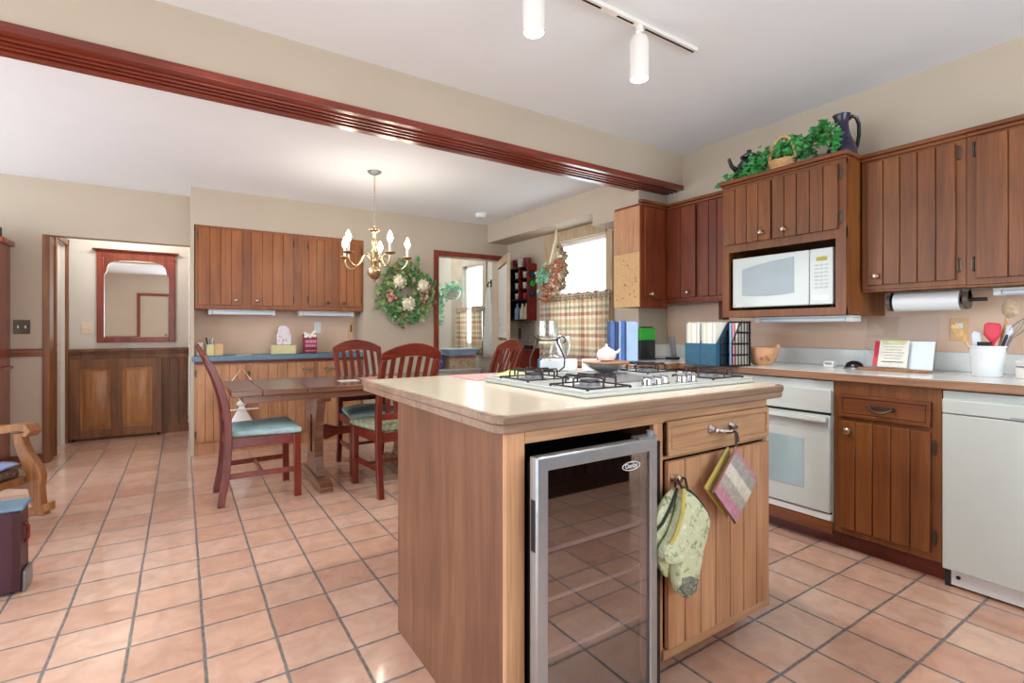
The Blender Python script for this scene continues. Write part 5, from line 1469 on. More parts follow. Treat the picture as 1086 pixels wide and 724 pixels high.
# ------------------------------------------------------------------ trestle table
tx0, tx1, ty0, ty1 = .262, 1.98, 3.63, 4.43
tt = thing('trestle_table', 'dark walnut trestle table with draw leaves', 'table', (1.15, 4.03, 0))
zt0, zt1 = .712, .75
for a, b in ((tx0, .44), (.4415, .72), (.7215, 1.5), (1.5015, 1.8), (1.8015, tx1)):
    part(MB().box(a, b, ty0, ty1, zt0, zt1), 'tabletop_board', M['table'], tt, bevel=.005)
m = MB()
for a, b in ((tx0 + .07, .56), (.5615, 1.72), (1.7215, tx1 - .07)):
    m.box(a, b, ty0 + .03, ty1 - .03, .664, .711)
part(m, 'apron', M['table'], tt, bevel=.003)
for xc in (.85, 1.55):
    vase = [(.19, .075), (.155, .12), (.125, .2), (.115, .3), (.125, .4), (.15, .5), (.19, .58), (.21, .635)]
    m = MB()
    yc = 4.03
    outer = [(yc - w_, z) for w_, z in vase] + [(yc + w_, z) for w_, z in vase[::-1]]
    for (wa, za), (wb_, zb) in zip(vase, vase[1:]):
        for sgn in (-1, 1):
            i0 = .035
            m.hexa([(xc - .03, yc + sgn * i0, za), (xc + .03, yc + sgn * i0, za), (xc + .03, yc + sgn * wa, za), (xc - .03, yc + sgn * wa, za),
                    (xc - .03, yc + sgn * i0, zb), (xc + .03, yc + sgn * i0, zb), (xc + .03, yc + sgn * wb_, zb), (xc - .03, yc + sgn * wb_, zb)])
    m.box(xc - .03, xc + .03, yc - .036, yc + .036, .075, .22); m.box(xc - .03, xc + .03, yc - .036, yc + .036, .5, .635)
    part(m, 'trestle_post', M['table'], tt)
    m = MB(); sweep = [(-.37, .0), (-.37, .035), (-.32, .06), (-.2, .0745), (.2, .0745), (.32, .06), (.37, .035), (.37, .0)]
    m.prism([(yc + a, z) for a, z in sweep], 'YZ', xc - .045, xc + .045)
    part(m, 'trestle_foot', M['table'], tt, bevel=.005)
    part(MB().box(xc - .035, xc + .035, yc - .34, yc + .34, .636, .663), 'trestle_head', M['table'], tt, bevel=.004)
m = MB(); rings = []
for i in range(17):
    x = .83 + .74 * i / 16; k = i / 16
    h = .028 + .03 * math.sin(PI * min(1, k * 4)) ** 2 * (k < .25) + .03 * math.sin(PI * min(1, (1 - k) * 4)) ** 2 * (k > .75)
    rings.append([m.bm.verts.new((x, 4.03 + dy * .018, .36 + dz * h)) for dy, dz in ((-1, -1), (1, -1), (1, 1), (-1, 1))])
m.skin(rings)
part(m, 'stretcher', M['chairx'], tt, bevel=.003)
solo(MB().box(1.00, 1.14, 3.86, 3.99, .7505, .7535), 'napkin', M['paper'], 'white napkin lying on the walnut table', 'napkin')
solo(MB().box(1.19, 1.50, 3.86, 4.10, .7505, .755), 'place_mat', M['pinkcloth'], 'pink place mat on the walnut table before the far chair', 'placemat')

# ------------------------------------------------------------------ chandelier
cx, cy = 1.32, 4.07
chd = thing('chandelier', 'brass five-arm chandelier with lit candle bulbs over the dining table', 'chandelier', (cx, cy, C2))
part(MB().lathe([(.002, -.03), (.02, -.028), (.05, -.012), (.058, -.0005)], (cx, cy, C2), 24), 'ceiling_canopy', M['greymetal'], chd)
m = MB(); n = 17
for i in range(n):
    z = C2 - .035 - i * (C2 - .035 - 1.985) / n - .012
    a = (i % 2) * PI / 2
    m.tube([(cx + .007 * math.cos(k * PI / 4) * math.cos(a), cy + .007 * math.cos(k * PI / 4) * math.sin(a), z + .017 * math.sin(k * PI / 4)) for k in range(8)], .0022, 5, closed=True)
part(m, 'chain', M['nickel'], chd)
part(MB().lathe([(.004, 1.535), (.012, 1.54), (.008, 1.552), (.03, 1.565), (.055, 1.60), (.058, 1.625), (.04, 1.65), (.02, 1.66), (.024, 1.68), (.034, 1.70), (.03, 1.72), (.014, 1.735), (.02, 1.76), (.026, 1.78), (.016, 1.80), (.012, 1.82), (.02, 1.84), (.022, 1.86), (.012, 1.88), (.01, 1.92), (.018, 1.945), (.042, 1.955), (.044, 1.96), (.008, 1.97), (.005, 1.985)], (cx, cy, 0), 24), 'body', M['brass'], chd)
Ld = Vector((.836, -.548, 0)); Dd = Vector((.548, .836, 0))
for th in (41, 113, 185, 257, 329):
    th = math.radians(th)
    dv = Ld * math.sin(th) - Dd * math.cos(th)
    path = [(.02, 1.70), (.05, 1.745), (.085, 1.76), (.115, 1.735), (.14, 1.685), (.18, 1.65), (.22, 1.648), (.25, 1.67), (.266, 1.705), (.27, 1.735)]
    am = part(MB().tube([(cx + dv.x * r_, cy + dv.y * r_, z) for r_, z in path], .0065, 8), 'arm', M['brass'], chd)
    ex, ey = cx + dv.x * .27, cy + dv.y * .27
    part(MB().lathe([(.006, 1.728), (.03, 1.736), (.044, 1.746), (.044, 1.749), (.012, 1.744)], (ex, ey, 0), 20), 'drip_pan', M['brass'], am)
    part(MB().cyl((ex, ey, 1.745), (ex, ey, 1.825), .0105, n=14), 'candle_sleeve', M['trimwhite'], am)
    part(MB().lathe([(.009, 1.8255), (.019, 1.842), (.023, 1.86), (.017, 1.885), (.008, 1.905), (.001, 1.918)], (ex, ey, 0), 16), 'bulb', M['bulb'], am)
    lamp('bulb_lamp', (ex, ey, 1.935), CHANDELIER_W, .03, (1, .88, .72), chd)

# ------------------------------------------------------------------ wreath
wr = thing('wreath', 'green leafy wreath with cream hydrangeas on the back wall', 'wreath', (2.07, YW, 1.57))
wc0 = Vector((2.08, YW - .085, 1.555))
rng = random.Random(9)
m = MB(); m2 = MB(); m3 = MB()
for k in range(1050):
    a = rng.uniform(0, 2 * PI); rr = .215 + rng.gauss(0, .052)
    p = wc0 + Vector((rr * math.cos(a), rng.uniform(-.035, .03), rr * math.sin(a) * 1.02))
    d = Vector((-math.sin(a) + rng.gauss(0, .5), rng.gauss(-.25, .3), math.cos(a) + rng.gauss(0, .5))) + Vector((math.cos(a), 0, math.sin(a))) * rng.uniform(-.1, .9)
    d.y = min(d.y, .12 * d.length)
    (m, m2, m, m2, m3, m)[k % 6].leaf(p, d, (rng.gauss(0, .4), -1, rng.gauss(.2, .4)), rng.uniform(.045, .08), .6)
for k in range(40):
    a = rng.uniform(PI * 1.25, PI * 1.75); p = wc0 + Vector((.26 * math.cos(a), -.01, .27 * math.sin(a)))
    m2.leaf(p, (rng.gauss(0, .5), -.2, -1), (0, -1, .1), .06, .4)
part(m, 'foliage', M['leaf2'], wr); part(m2, 'foliage', M['leafw'], wr); part(m3, 'foliage', M['leaf3'], wr)
part(MB().tube([wc0 + Vector((.215 * math.cos(2 * PI * i / 30), .025, .215 * math.sin(2 * PI * i / 30))) for i in range(30)], .025, 8, closed=True), 'vine_ring', M['oak'], wr)
for fx, fz in ((-.105, .115), (.175, .085), (.0, -.13)):
    m = MB(); c0 = wc0 + Vector((fx, -.06, fz))
    for k in range(60):
        d = Vector((rng.gauss(0, 1), -abs(rng.gauss(0, 1)), rng.gauss(0, 1))).normalized()
        p = c0 + d * .064
        for q_ in range(2):
            tdir = Vector((rng.gauss(0, 1), rng.gauss(0, .5), rng.gauss(0, 1)))
            m.leaf(p, tdir, d, .028, .9)
    m.sphere(c0, .058, n=12)
    part(m, 'hydrangea', M['cream'], wr)
for k in range(34):
    a = rng.choice((.1, -.3, 3.3, 3.6, 1.4, 1.2)) + rng.gauss(0, .15); rr = .2 + rng.gauss(0, .03)
    part(MB().sphere(wc0 + Vector((rr * math.cos(a), -.065, rr * math.sin(a))), rng.uniform(.012, .022), n=8), 'dried_pod', M[('brownbead', 'pinkcloth', 'straw')[k % 3]], wr)

# ------------------------------------------------------------------ louvred door leaf
ld = thing('door_2', 'pale louvred door swung open beside the doorway', 'door', (3.315, 5.38, 0), kind='structure')
p0 = Vector((3.315, 5.375, 0)); p1 = Vector((2.99, 4.62, 0)); dirv = (p1 - p0).normalized(); wdt = (p1 - p0).length
Rl = Matrix(((dirv.x, -dirv.y, 0), (dirv.y, dirv.x, 0), (0, 0, 1)))
def lb(m, a0, a1, t_, z0, z1): m.obox(p0 + dirv * ((a0 + a1) / 2) + Vector((0, 0, (z0 + z1) / 2)), (a1 - a0, t_, z1 - z0), Rl)
m = MB(); lb(m, 0, .06, .03, .012, 1.99); lb(m, wdt - .06, wdt, .03, .012, 1.99); lb(m, .06, wdt - .06, .03, .012, .15); lb(m, .06, wdt - .06, .03, 1.9, 1.99); lb(m, .06, wdt - .06, .03, .93, 1.02)
part(m, 'door_frame', M['pale_wood'], ld, bevel=.003)
m = MB()
Rt = Rl @ Matrix.Rotation(.75, 3, 'X')
z = .175
while z < 1.89:
    if not .91 < z < 1.04: m.obox(p0 + dirv * (wdt / 2) + Vector((0, 0, z)), (wdt - .121, .006, .034), Rt)
    z += .026
part(m, 'louvres', M['trimwhite'], ld)
part(MB().sphere(p1 - dirv * .03 + Vector((-.035, .0, 1.0)), .022, n=12).cyl(p1 - dirv * .03 + Vector((0, 0, 1.0)), p1 - dirv * .03 + Vector((-.03, 0, 1.0)), .008), 'knob', M['nickel'], ld)

# ------------------------------------------------------------------ curtains
def curtain(name, label, x, y0, y1, z0, z1, waves, amp, hdr=True, group='plaid cafe curtains'):
    t = thing(name, label, 'curtain', (x, (y0 + y1) / 2, z1), group)
    def fn(u, v):
        k = .35 + .65 * v
        return (x + amp * k * math.sin(2 * PI * waves * u + .6 * math.sin(5 * u)), y0 + (y1 - y0) * u + .006 * math.sin(3 * v + 9 * u), z1 - (z1 - z0) * v)
    part(MB().grid(fn, int(waves * 12), 14), 'panel', M['plaid'], t, solid=.003)
    def fr(u, v): return (x + (amp * .9 + .006) * math.sin(2 * PI * waves * 1.6 * u) * (.3 + .7 * abs(v - .5) * 2), y0 + (y1 - y0) * u, z1 - .022 + .072 * v + .006 * math.sin(30 * u))
    part(MB().grid(fr, int(waves * 16), 5), 'ruffle', M['plaid'], t, solid=.003)
    return t
curtain('cafe_curtain', 'plaid cafe curtain on the left half of the dining window', 3.40, 4.16, 4.60, .80, 1.475, 6, .02)
curtain('cafe_curtain', 'plaid cafe curtain on the right half of the dining window', 3.40, 3.50, 4.155, .80, 1.475, 8, .02)
m = MB().cyl((3.40, 3.47, 1.49), (3.40, 4.64, 1.49), .007, n=10).cyl((3.40, 4.63, 1.49), (WX - .021, 4.63, 1.49), .007, n=8).cyl((3.40, 3.48, 1.49), (WX - .001, 3.48, 1.49), .007, n=8)
solo(m, 'curtain_rod', M['nickel'], 'thin curtain rod across the dining window', 'curtain rod')
curtain('cafe_curtain', 'plaid cafe curtain on the left of the mud room window', 3.43, 6.44, 6.76, .80, 1.42, 4, .018, group='mud room curtains')
curtain('cafe_curtain', 'plaid cafe curtain on the right of the mud room window', 3.43, 5.98, 6.28, .80, 1.42, 4, .018, group='mud room curtains')
m = MB().cyl((3.43, 5.93, 1.44), (3.43, 6.8, 1.44), .007, n=10).cyl((3.43, 5.94, 1.44), (3.4795, 5.94, 1.44), .007, n=8).cyl((3.43, 6.79, 1.44), (3.4795, 6.79, 1.44), .007, n=8)
solo(m, 'curtain_rod', M['nickel'], 'thin curtain rod across the mud room window', 'curtain rod')

# ------------------------------------------------------------------ hanging braid by the window
hb = thing('onion_braid', 'hanging net of brown bulbs with a mint green bow by the dining window', 'hanging decoration', (3.30, 4.13, 2.221))
hx, hy = 3.30, 4.20
rng = random.Random(3)
m = MB().tube([(hx, hy - .02, 2.2205), (hx, hy, 2.1), (hx, hy + .10, 1.86), (hx, hy + .14, 1.78)], .008, 6, sx=1.0).tube([(hx, hy - .02, 2.2205), (hx, hy - .02, 2.05), (hx, hy - .04, 1.92)], .008, 6)
part(m, 'ribbon', M['ribbon'], hb)
m = MB()
for k in range(90):
    v = rng.uniform(0, 1); z = 1.86 - .40 * v
    c = hy - .06 + .19 * v
    w_ = .03 + .12 * math.sin(PI * min(1, v * .95 + .12)) ** .8
    p = Vector((hx - rng.uniform(0, .05), c + rng.uniform(-w_, w_), z + rng.uniform(-.02, .02)))
    m.sphere(p, rng.uniform(.02, .028), n=8)
part(m, 'bulbs', M['brownbead'], hb)
m = MB()
for k in range(110):
    v = k / 110; z = 2.05 - .5 * v
    yb_ = hy - .04 - .10 * math.sin(PI * v * .95)
    m.leaf((hx - rng.uniform(-.02, .03), yb_ + rng.uniform(-.02, .03), z), (rng.gauss(0, .3), -1 + rng.gauss(0, .4), rng.gauss(-.3, .5)), (-1, 0, .2), .06, .7)
part(m, 'straw_fringe', M['straw'], hb)
m = MB()
for k in range(60):
    p = Vector((hx - .05, hy + .13 + rng.gauss(0, .05), 1.72 + rng.gauss(0, .055)))
    m.leaf(p, (rng.gauss(-.3, .5), rng.gauss(0, 1), rng.gauss(-.3, .8)), (-1, rng.gauss(0, .4), rng.gauss(0, .4)), .06, .5)
part(m, 'foliage', M['leafmint'], hb, 'mint green bow built of leaf shapes')  # the green bow of the bundle, modelled as leaf shapes

# ------------------------------------------------------------------ mug and bottle rack on the window wall
rk = thing('wine_rack', 'black and red wall rack of bottles and cups beside the window', 'rack', (3.40, 4.94, 1.26))
ry0, ry1, rz0, rz1, rx0 = 4.76, 5.13, 1.25, 1.885, 3.335
m = MB()
m.box(rx0, WX - .001, ry1 - .014, ry1, rz0, rz1); m.box(rx0, WX - .001, ry0 + .015, ry1, rz1 - .016, rz1); m.box(rx0, WX - .001, ry0 + .015, ry1, rz0, rz0 + .016)
m.box(rx0, WX - .001, ry0 + .015, ry1, 1.49, 1.505); m.box(WX - .014, WX - .001, ry0 + .015, ry1, rz0, rz1); m.box(rx0 + .02, WX - .001, ry0 + .015, ry1, 1.62, 1.63); m.box(rx0 + .02, WX - .001, ry0 + .015, ry1, 1.745, 1.755)
part(m, 'shelves', M['black'], rk)
part(MB().box(rx0, rx0 + .1, 4.935, 4.95, 1.5055, rz1 - .0165), 'divider', M['lacquer'], rk)
side = part(MB().box(rx0, WX - .001, ry0, ry0 + .0145, rz0, rz1 + .03), 'red_side', M['lacquer'], rk, 'red lacquered side panel with round holes')
for z in (1.79, 1.68, 1.57):
    part(MB().lathe([(.046, 0), (.048, .004), (.04, .007)], (3.40, ry0 - .0005, z), 22, Rface('Y')), 'hole_rim', M['blackm'], side)
for i, (z, mt_) in enumerate(((1.79, 'navy'), (1.68, 'green'), (1.57, 'navy'))):
    m = MB().lathe([(.036, 0), (.036, .006), (.02, .01)], (3.40, ry0 - .008, z), 20, Rface('Y'))
    solo(m, 'bottle_end', M[mt_], ('dark blue bottle end in the top hole of the red rack side', 'green bottle end in the middle hole of the red rack side', 'dark blue bottle end in the lowest hole of the red rack side')[i], 'bottle', 'bottle ends in the rack')
for zz, zl in ((1.7555, 'top'), (1.6305, 'second'), (1.5055, 'third')):
    for yy_, yl in ((5.03, 'left'), (4.865, 'right')):
        t = thing('cup', 'white cup on the %s shelf of the black rack, %s of the divider' % (zl, yl), 'cup', (3.39, yy_, zz), 'white cups in the rack')
        mt_ = 'red' if (zl == 'third' and yl == 'right') else 'trimwhite'
        if mt_ == 'red': t['label'] = 'red cup on the third shelf of the black rack'
        part(MB().lathe([(.026, 0), (.03, .004), (.036, .07), (.033, .07), (.028, .01), (.002, .008)], (3.385, yy_, zz + .0003), 18), 'bowl', M[mt_], t)
        part(MB().tube([(3.385 - .02, yy_ - .03, zz + .055), (3.385 - .035, yy_ - .045, zz + .05), (3.385 - .035, yy_ - .045, zz + .03), (3.385 - .02, yy_ - .028, zz + .02)], .0045, 6), 'handle', M[mt_], t)
for yy_, mt_, lb_ in ((5.04, 'lav', 'pale blue bottle on the bottom shelf of the black rack'), (4.93, 'paper', 'white bottle in the middle of the bottom rack shelf'), (4.85, 'cream', 'cream bottle on the bottom shelf next to the red side')):
    t = thing('bottle', lb_, 'bottle', (3.39, yy_, 1.266), 'bottles in the rack')
    part(MB().lathe([(.032, 0), (.035, .004), (.035, .12), (.014, .155), (.013, .185), (.002, .187)], (3.385, yy_, 1.2663), 18), 'body', M[mt_], t)
    part(MB().lathe([(.015, .1875), (.015, .2), (.002, .203)], (3.385, yy_, 1.2663), 12), 'cap', M['navy'], t)
for yy_, mt_, lb_ in ((5.08, 'lacquer', 'dark red mug on top of the black rack, left of the white mug'), (4.97, 'trimwhite', 'white mug on top of the black rack between two red mugs'), (4.845, 'redbox', 'red patterned mug on top of the rack above its red side')):
    t = thing('mug', lb_, 'mug', (3.39, yy_, rz1), 'mugs on top of the rack')
    part(MB().lathe([(.034, 0), (.036, .004), (.045, .10), (.042, .10), (.033, .01), (.002, .008)], (3.39, yy_, rz1 + .0005 if yy_ > 4.8 else rz1 + .0305), 20), 'bowl', M[mt_], t)
    part(MB().tube([(3.36, yy_ - .03, rz1 + .08), (3.345, yy_ - .05, rz1 + .075), (3.345, yy_ - .05, rz1 + .04), (3.36, yy_ - .03, rz1 + .03)], .006, 6), 'handle', M[mt_], t)
# grey wall boxes and low red cabinet beneath
gm = thing('wall_calendar', 'grey printed board on the wall under the bottle rack', 'board', (3.46, 4.95, .98))
part(MB().box(WX - .02, WX - .001, 4.80, 5.14, .985, 1.235), 'board', M['stone'], gm, bevel=.003)
part(MB().box(WX - .027, WX - .0205, 5.06, 5.10, 1.03, 1.16), 'black_clip', M['blackm'], gm, bevel=.003)
rcab = thing('red_sideboard', 'low reddish-brown sideboard under the bottle rack', 'sideboard', (3.3, 4.86, 0))
part(MB().box(3.14, WX - .002, 4.65, 5.08, .02, .89), 'body', M['lacquer'], rcab, bevel=.004)
part(MB().box(3.115, WX - .002, 4.635, 5.10, .8905, .93), 'top', M['cabred'], rcab, bevel=.006)
m = MB(); m.box(3.132, 3.1395, 4.67, 4.86, .1, .86); m.box(3.132, 3.1395, 4.87, 5.06, .1, .86)
part(m, 'doors', M['lacquer'], rcab, bevel=.003)
part(MB().box(3.16, WX - .002, 4.67, 5.06, 0, .0195), 'plinth', M['blackm'], rcab)
solo(MB().box(3.2, 3.36, 4.68, 4.86, .9305, .965), 'purple_box', M['purple'], 'small purple box on the low red sideboard', 'box', bevel=.004)

# ------------------------------------------------------------------ mud room things
wm = thing('storage_bench', 'low white storage bench with boxes on it in the mud room', 'bench', (3.05, 6.2, 0))
part(MB().box(2.66, 3.40, 5.96, 6.50, .02, .60), 'case', M['appliance'], wm, bevel=.006)
part(MB().box(2.65, 3.41, 5.95, 6.51, .6005, .625), 'lid', M['white'], wm, bevel=.006)
m = MB()
for a in (2.70, 3.07): m.box(a, a + .30, 5.952, 5.9595, .08, .54)
part(m, 'raised_panel', M['white'], wm, bevel=.003)
for a in (2.70, 3.36):
    for b in (6.0, 6.46): part(MB().cyl((a, b, 0), (a, b, .0198), .02), 'foot', M['blackm'], wm)
ZB = .6255
t = thing('floral_tin', 'violet floral tin left of the patterned box in the mud room', 'tin', (2.83, 6.15, ZB))
part(MB().lathe([(.085, 0), (.095, .005), (.095, .15), (.09, .155)], (2.83, 6.13, ZB), 26), 'tin', M['tintin'], t)
part(MB().lathe([(.097, .1555), (.098, .185), (.09, .19), (.002, .192)], (2.83, 6.13, ZB), 26), 'lid', M['blue'], t)
t = thing('cardboard_box', 'pale patterned box under the blue bin in the mud room', 'box', (3.18, 6.1, ZB))
part(MB().box(2.945, 3.34, 5.98, 6.24, ZB, ZB + .135), 'carton', floral('printed_carton', S(206, 190, 160), (S(160, 130, 96), S(224, 214, 190), S(180, 110, 80)), 18), t, bevel=.004)
part(MB().box(2.94, 3.345, 5.975, 6.245, ZB + .1355, ZB + .16), 'rim_band', M['brownbead'], t, bevel=.003)
t = thing('plastic_bin', 'pale blue plastic bin on top of the patterned box', 'bin', (3.12, 6.12, ZB + .1605))
z0 = ZB + .161
m = MB(); m.hexa([(2.96, 5.99, z0), (3.33, 5.99, z0), (3.33, 6.23, z0), (2.96, 6.23, z0), (2.93, 5.97, z0 + .09), (3.38, 5.97, z0 + .09), (3.38, 6.25, z0 + .09), (2.93, 6.25, z0 + .09)])
part(m, 'bin', M['lav'], t, bevel=.012)
part(MB().box(2.92, 3.39, 5.96, 6.26, z0 + .0905, z0 + .108), 'rim', M['frost'], t, bevel=.006)
hk = thing('apron', 'long white cloth hanging from a dark hook in the mud room', 'apron', (3.46, 5.83, .77))
def fa(u, v):
    w_ = .06 + .19 * v ** .7
    return (3.45 - .015 * math.sin(3 * PI * u), 5.83 + (u - .5) * w_ * 1.25, 1.72 - .95 * v)
part(MB().grid(fa, 10, 10), 'cloth', M['white'], hk, solid=.006)
part(MB().tube([(3.4995, 5.83, 1.78), (3.45, 5.83, 1.78), (3.43, 5.83, 1.74), (3.45, 5.83, 1.71)], .010, 8).box(3.49, 3.4995, 5.80, 5.86, 1.72, 1.82), 'hook', M['blackm'], hk)
hp_ = thing('hanging_basket', 'grey hanging basket with mint green leaves in the mud room', 'hanging plant', (2.95, 6.35, 1.6))
hx, hy = 3.14, 6.32
part(MB().lathe([(.05, 0), (.09, .03), (.11, .09), (.115, .13), (.105, .13), (.002, .12)], (hx, hy, 1.56), 22, None, 1.15, 1.15), 'basket', M['greywicker'], hp_)
part(MB().tube([(hx, hy, C2 - .0005), (hx, hy, 2.05)], .003, 5).tube([(hx, hy, 2.05), (hx + .1, hy, 1.70)], .003, 5).tube([(hx, hy, 2.05), (hx - .1, hy, 1.70)], .003, 5), 'cords', M['ribbon'], hp_)
m = MB(); rng = random.Random(5)
for k in range(160):
    a = rng.uniform(0, 2 * PI)
    if k < 80: p = Vector((hx + .14 * rng.uniform(.2, 1.1) * math.cos(a), hy + .14 * math.sin(a), 1.72 + rng.gauss(0, .05)))
    else:
        v = rng.uniform(0, 1); p = Vector((hx - .16 + rng.gauss(0, .03) - .03 * v, hy + rng.gauss(0, .04), 1.66 - .42 * v))
    m.leaf(p, (rng.gauss(0, 1), rng.gauss(0, 1), rng.gauss(-.6, .5)), (rng.gauss(-.4, .6), -1, rng.gauss(0, .5)), .06, .6)
part(m, 'foliage', M['leafmint'], hp_)

# ------------------------------------------------------------------ left edge: hutch, rocking chair, box
hu = thing('china_hutch', 'tall dark hutch with glass doors at the left wall', 'hutch', (-1.45, 5.6, 0))
part(MB().box(-1.80, -1.195, 5.36, YL - .032, 0, .82), 'lower_case', M['trimz'], hu, bevel=.004)
part(MB().box(-1.82, -1.175, 5.34, YL - .032, .8205, .845), 'ledge', M['trimz'], hu, bevel=.005)
m = MB(); m.box(-1.80, -1.775, 5.50, YL - .032, .8455, 1.83); m.box(-1.22, -1.195, 5.50, YL - .032, .8455, 1.83); m.box(-1.7748, -1.2202, YL - .045, YL - .032, .8455, 1.8095); m.box(-1.7748, -1.2202, 5.50, YL - .032, 1.81, 1.83)
for z in (1.15, 1.48): m.box(-1.775, -1.22, 5.53, YL - .046, z, z + .015)
part(m, 'upper_case', M['trimz'], hu, bevel=.003)
part(MB().box(-1.83, -1.165, 5.47, YL - .032, 1.8305, 1.875), 'crown', M['trimz'], hu, bevel=.01)
for a, b in ((-1.795, -1.50), (-1.495, -1.2)):
    d = part(MB().frame([(a, .86), (b, .86), (b, 1.80), (a, 1.80)], [(a + .05, .92), (b - .05, .92), (b - .05, 1.74), (a + .05, 1.74)], 'XZ', 5.478, 5.4995), 'glass_door', M['trimz'], hu, bevel=.003)
    part(MB().box(a + .05, b - .05, 5.486, 5.49, .92, 1.74), 'pane', M['glass'], d)
    dl = part(MB().box(a, b, 5.34, 5.3595, .08, .80), 'door', M['trimz'], hu, bevel=.004)
    add_knob(dl, 'Y', 5.34, b - .04 if a < -1.6 else a + .04, .6, 0)
for i, x in enumerate((-1.65, -1.36)):
    m = MB().lathe([(.04, 0), (.05, .005), (.06, .12), (.03, .2), (.04, .24)], (x, 5.66, 1.1655), 18)
    solo(m, 'blue_vase', M['blue'], ('blue vase behind the left glass door of the hutch', 'blue vase behind the right glass door of the hutch')[i], 'vase', 'blue vases in the hutch')
m = MB().box(-1.42, -1.22, 5.52, 5.68, 1.8755, 1.97)
solo(m, 'black_box', M['blackm'], 'black box on top of the dark hutch', 'box', bevel=.004)

rc_ = thing('rocking_chair', 'golden oak rocking chair with floral seat at the left edge', 'rocking chair', (-.70, 3.98, 0))
for s_, y in ((0, 3.98), (1, 3.46)):
    m = MB(); rings = []
    for i in range(21):
        k = i / 20; x = -1.62 + 1.0 * k; z = .004 + .24 * (k - .52) ** 2 * 1.6
        rings.append([m.bm.verts.new((x, y + dy * .022, z + dz)) for dy, dz in ((-1, 0), (1, 0), (1, .05), (-1, .05))])
    m.skin(rings); part(m, 'rocker', M['oak'], rc_, bevel=.006)
    # curved front leg rising to the arm
    path = [(-.675, .06, .030), (-.70, .14, .032), (-.712, .22, .036), (-.712, .29, .045), (-.735, .35, .046), (-.775, .42, .036), (-.80, .48, .028), (-.812, .54, .026)]
    m = MB(); rings = []
    for x, z, h in path: rings.append([m.bm.verts.new((x + dx * h, y + dy * .024, z)) for dx, dy in ((-1, -1), (1, -1), (1, 1), (-1, 1))])
    m.skin(rings); part(m, 'leg', M['oak'], rc_, bevel=.008)
    path = [(-1.36, .09, .022), (-1.36, .3, .026), (-1.38, .5, .024), (-1.45, .8, .022), (-1.55, 1.1, .02)]
    m = MB(); rings = []
    for x, z, h in path: rings.append([m.bm.verts.new((x + dx * h, y + dy * .022, z)) for dx, dy in ((-1, -1), (1, -1), (1, 1), (-1, 1))])
    m.skin(rings); part(m, 'leg', M['oak'], rc_, bevel=.006)
    # arm with scroll
    arm = [(-1.38, .535), (-1.2, .55), (-1.0, .556), (-.88, .562), (-.8, .578), (-.75, .575), (-.733, .552), (-.748, .532), (-.77, .54)]
    m = MB(); rings = []
    for i, (x, z) in enumerate(arm):
        hz = (.02, .022, .022, .022, .022, .02, .018, .014, .01)[i]
        a = arm[max(0, i - 1)]; b = arm[min(len(arm) - 1, i + 1)]
        d = Vector((b[0] - a[0], 0, b[1] - a[1])).normalized(); nn = Vector((-d.z, 0, d.x))
        rings.append([m.bm.verts.new(Vector((x, y + dy * .04, z)) + nn * (dz * hz)) for dy, dz in ((-1, -1), (1, -1), (1, 1), (-1, 1))])
    m.skin(rings); part(m, 'arm', M['oak'], rc_, bevel=.008)
    part(MB().box(-1.36, -.74, y - .018, y + .018, .215, .29), 'seat_rail', M['oak'], rc_, bevel=.004)
part(MB().box(-1.38, -.78, 3.485, 3.955, .2905, .34), 'seat_cushion', M['rockfab'], rc_, bevel=.02, seg=3)
part(MB().box(-1.37, -.76, 3.48, 3.96, .25, .289), 'seat_base', M['oak'], rc_, bevel=.004)
R = Matrix.Rotation(-.30, 3, 'Y')
part(MB().obox((-1.45, 3.72, .72), (.05, .46, .72), R), 'back_cushion', M['rockfab'], rc_, bevel=.02, seg=3)
rc_.rotation_euler = (0, 0, -.60)
m = MB().grid(lambda u, v: (-1.2 + .43 * u, 3.66 + .28 * v, .362 + .02 * math.sin(PI * u) + .008 * math.sin(9 * u + 6 * v)), 12, 10)
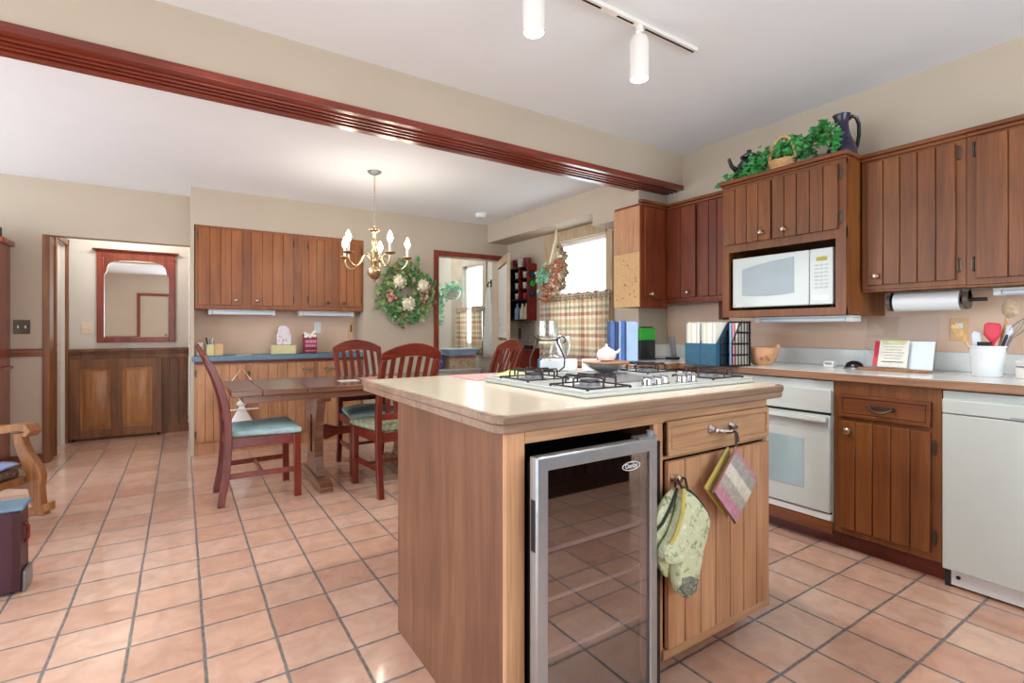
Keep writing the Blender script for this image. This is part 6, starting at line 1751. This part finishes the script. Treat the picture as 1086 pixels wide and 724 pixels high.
RM = Matrix.Translation((-.70, 3.98, 0)) @ Matrix.Rotation(-.60, 4, 'Z') @ Matrix.Translation((.70, -3.98, 0))
for v_ in m.bm.verts: v_.co = RM @ v_.co
solo(m, 'folded_throw', M['lav'], 'pale blue cloth lying on the rocking chair seat', 'cloth', solid=.01)
bx_ = thing('space_heater', 'dark burgundy boxy appliance with blue-grey top at the left edge', 'appliance', (-.75, 3.06, 0))
part(MB().box(-.98, -.585, 2.985, 3.13, .012, .36), 'case', M['burg'], bx_, bevel=.006)
part(MB().box(-.992, -.573, 2.975, 3.14, .3605, .378), 'top', M['bluegrey'], bx_, bevel=.006)
part(MB().box(-.61, -.5845, 2.979, 2.9845, .02, .355), 'corner_post', plain('maroon_band', S(58, 22, 30), .4), bx_)
part(MB().tube([(-.5845, 3.06, .29), (-.574, 3.06, .27), (-.574, 3.06, .22), (-.5845, 3.06, .20)], .007, 8), 'side_handle', M['lacquer'], bx_)
part(MB().box(-.5845, -.569, 3.0, 3.12, .0, .09), 'side_foot', M['greymetal'], bx_, bevel=.006)
part(MB().box(-.995, -.9805, 3.0, 3.12, .0, .09), 'side_foot', M['greymetal'], bx_, bevel=.006)

# daylight portals at the window openings
def portal(name, loc, rot, sx, sy):
    l = bpy.data.lights.new(name, 'AREA'); l.shape = 'RECTANGLE'; l.size = sx; l.size_y = sy
    try: l.cycles.is_portal = True
    except Exception: return
    o = bpy.data.objects.new(name, l); COL.objects.link(o); o.location = loc; o.rotation_euler = rot
portal('portal_west', (-3.35, 1.25, 1.3), (PI / 2, 0, -PI / 2), 2.3, 2.1)
portal('portal_west_dining', (-3.35, 4.325, 1.275), (PI / 2, 0, -PI / 2), 2.55, 2.25)
portal('portal_front', (1.5, -2.75, 1.275), (PI / 2, 0, 0), 3.4, 2.15)
portal('portal_dining', (WX + .11, 4.02, 1.48), (PI / 2, 0, PI / 2), .84, 1.24)
portal('portal_mudroom', (3.61, 6.36, 1.49), (PI / 2, 0, PI / 2), .6, 1.18)
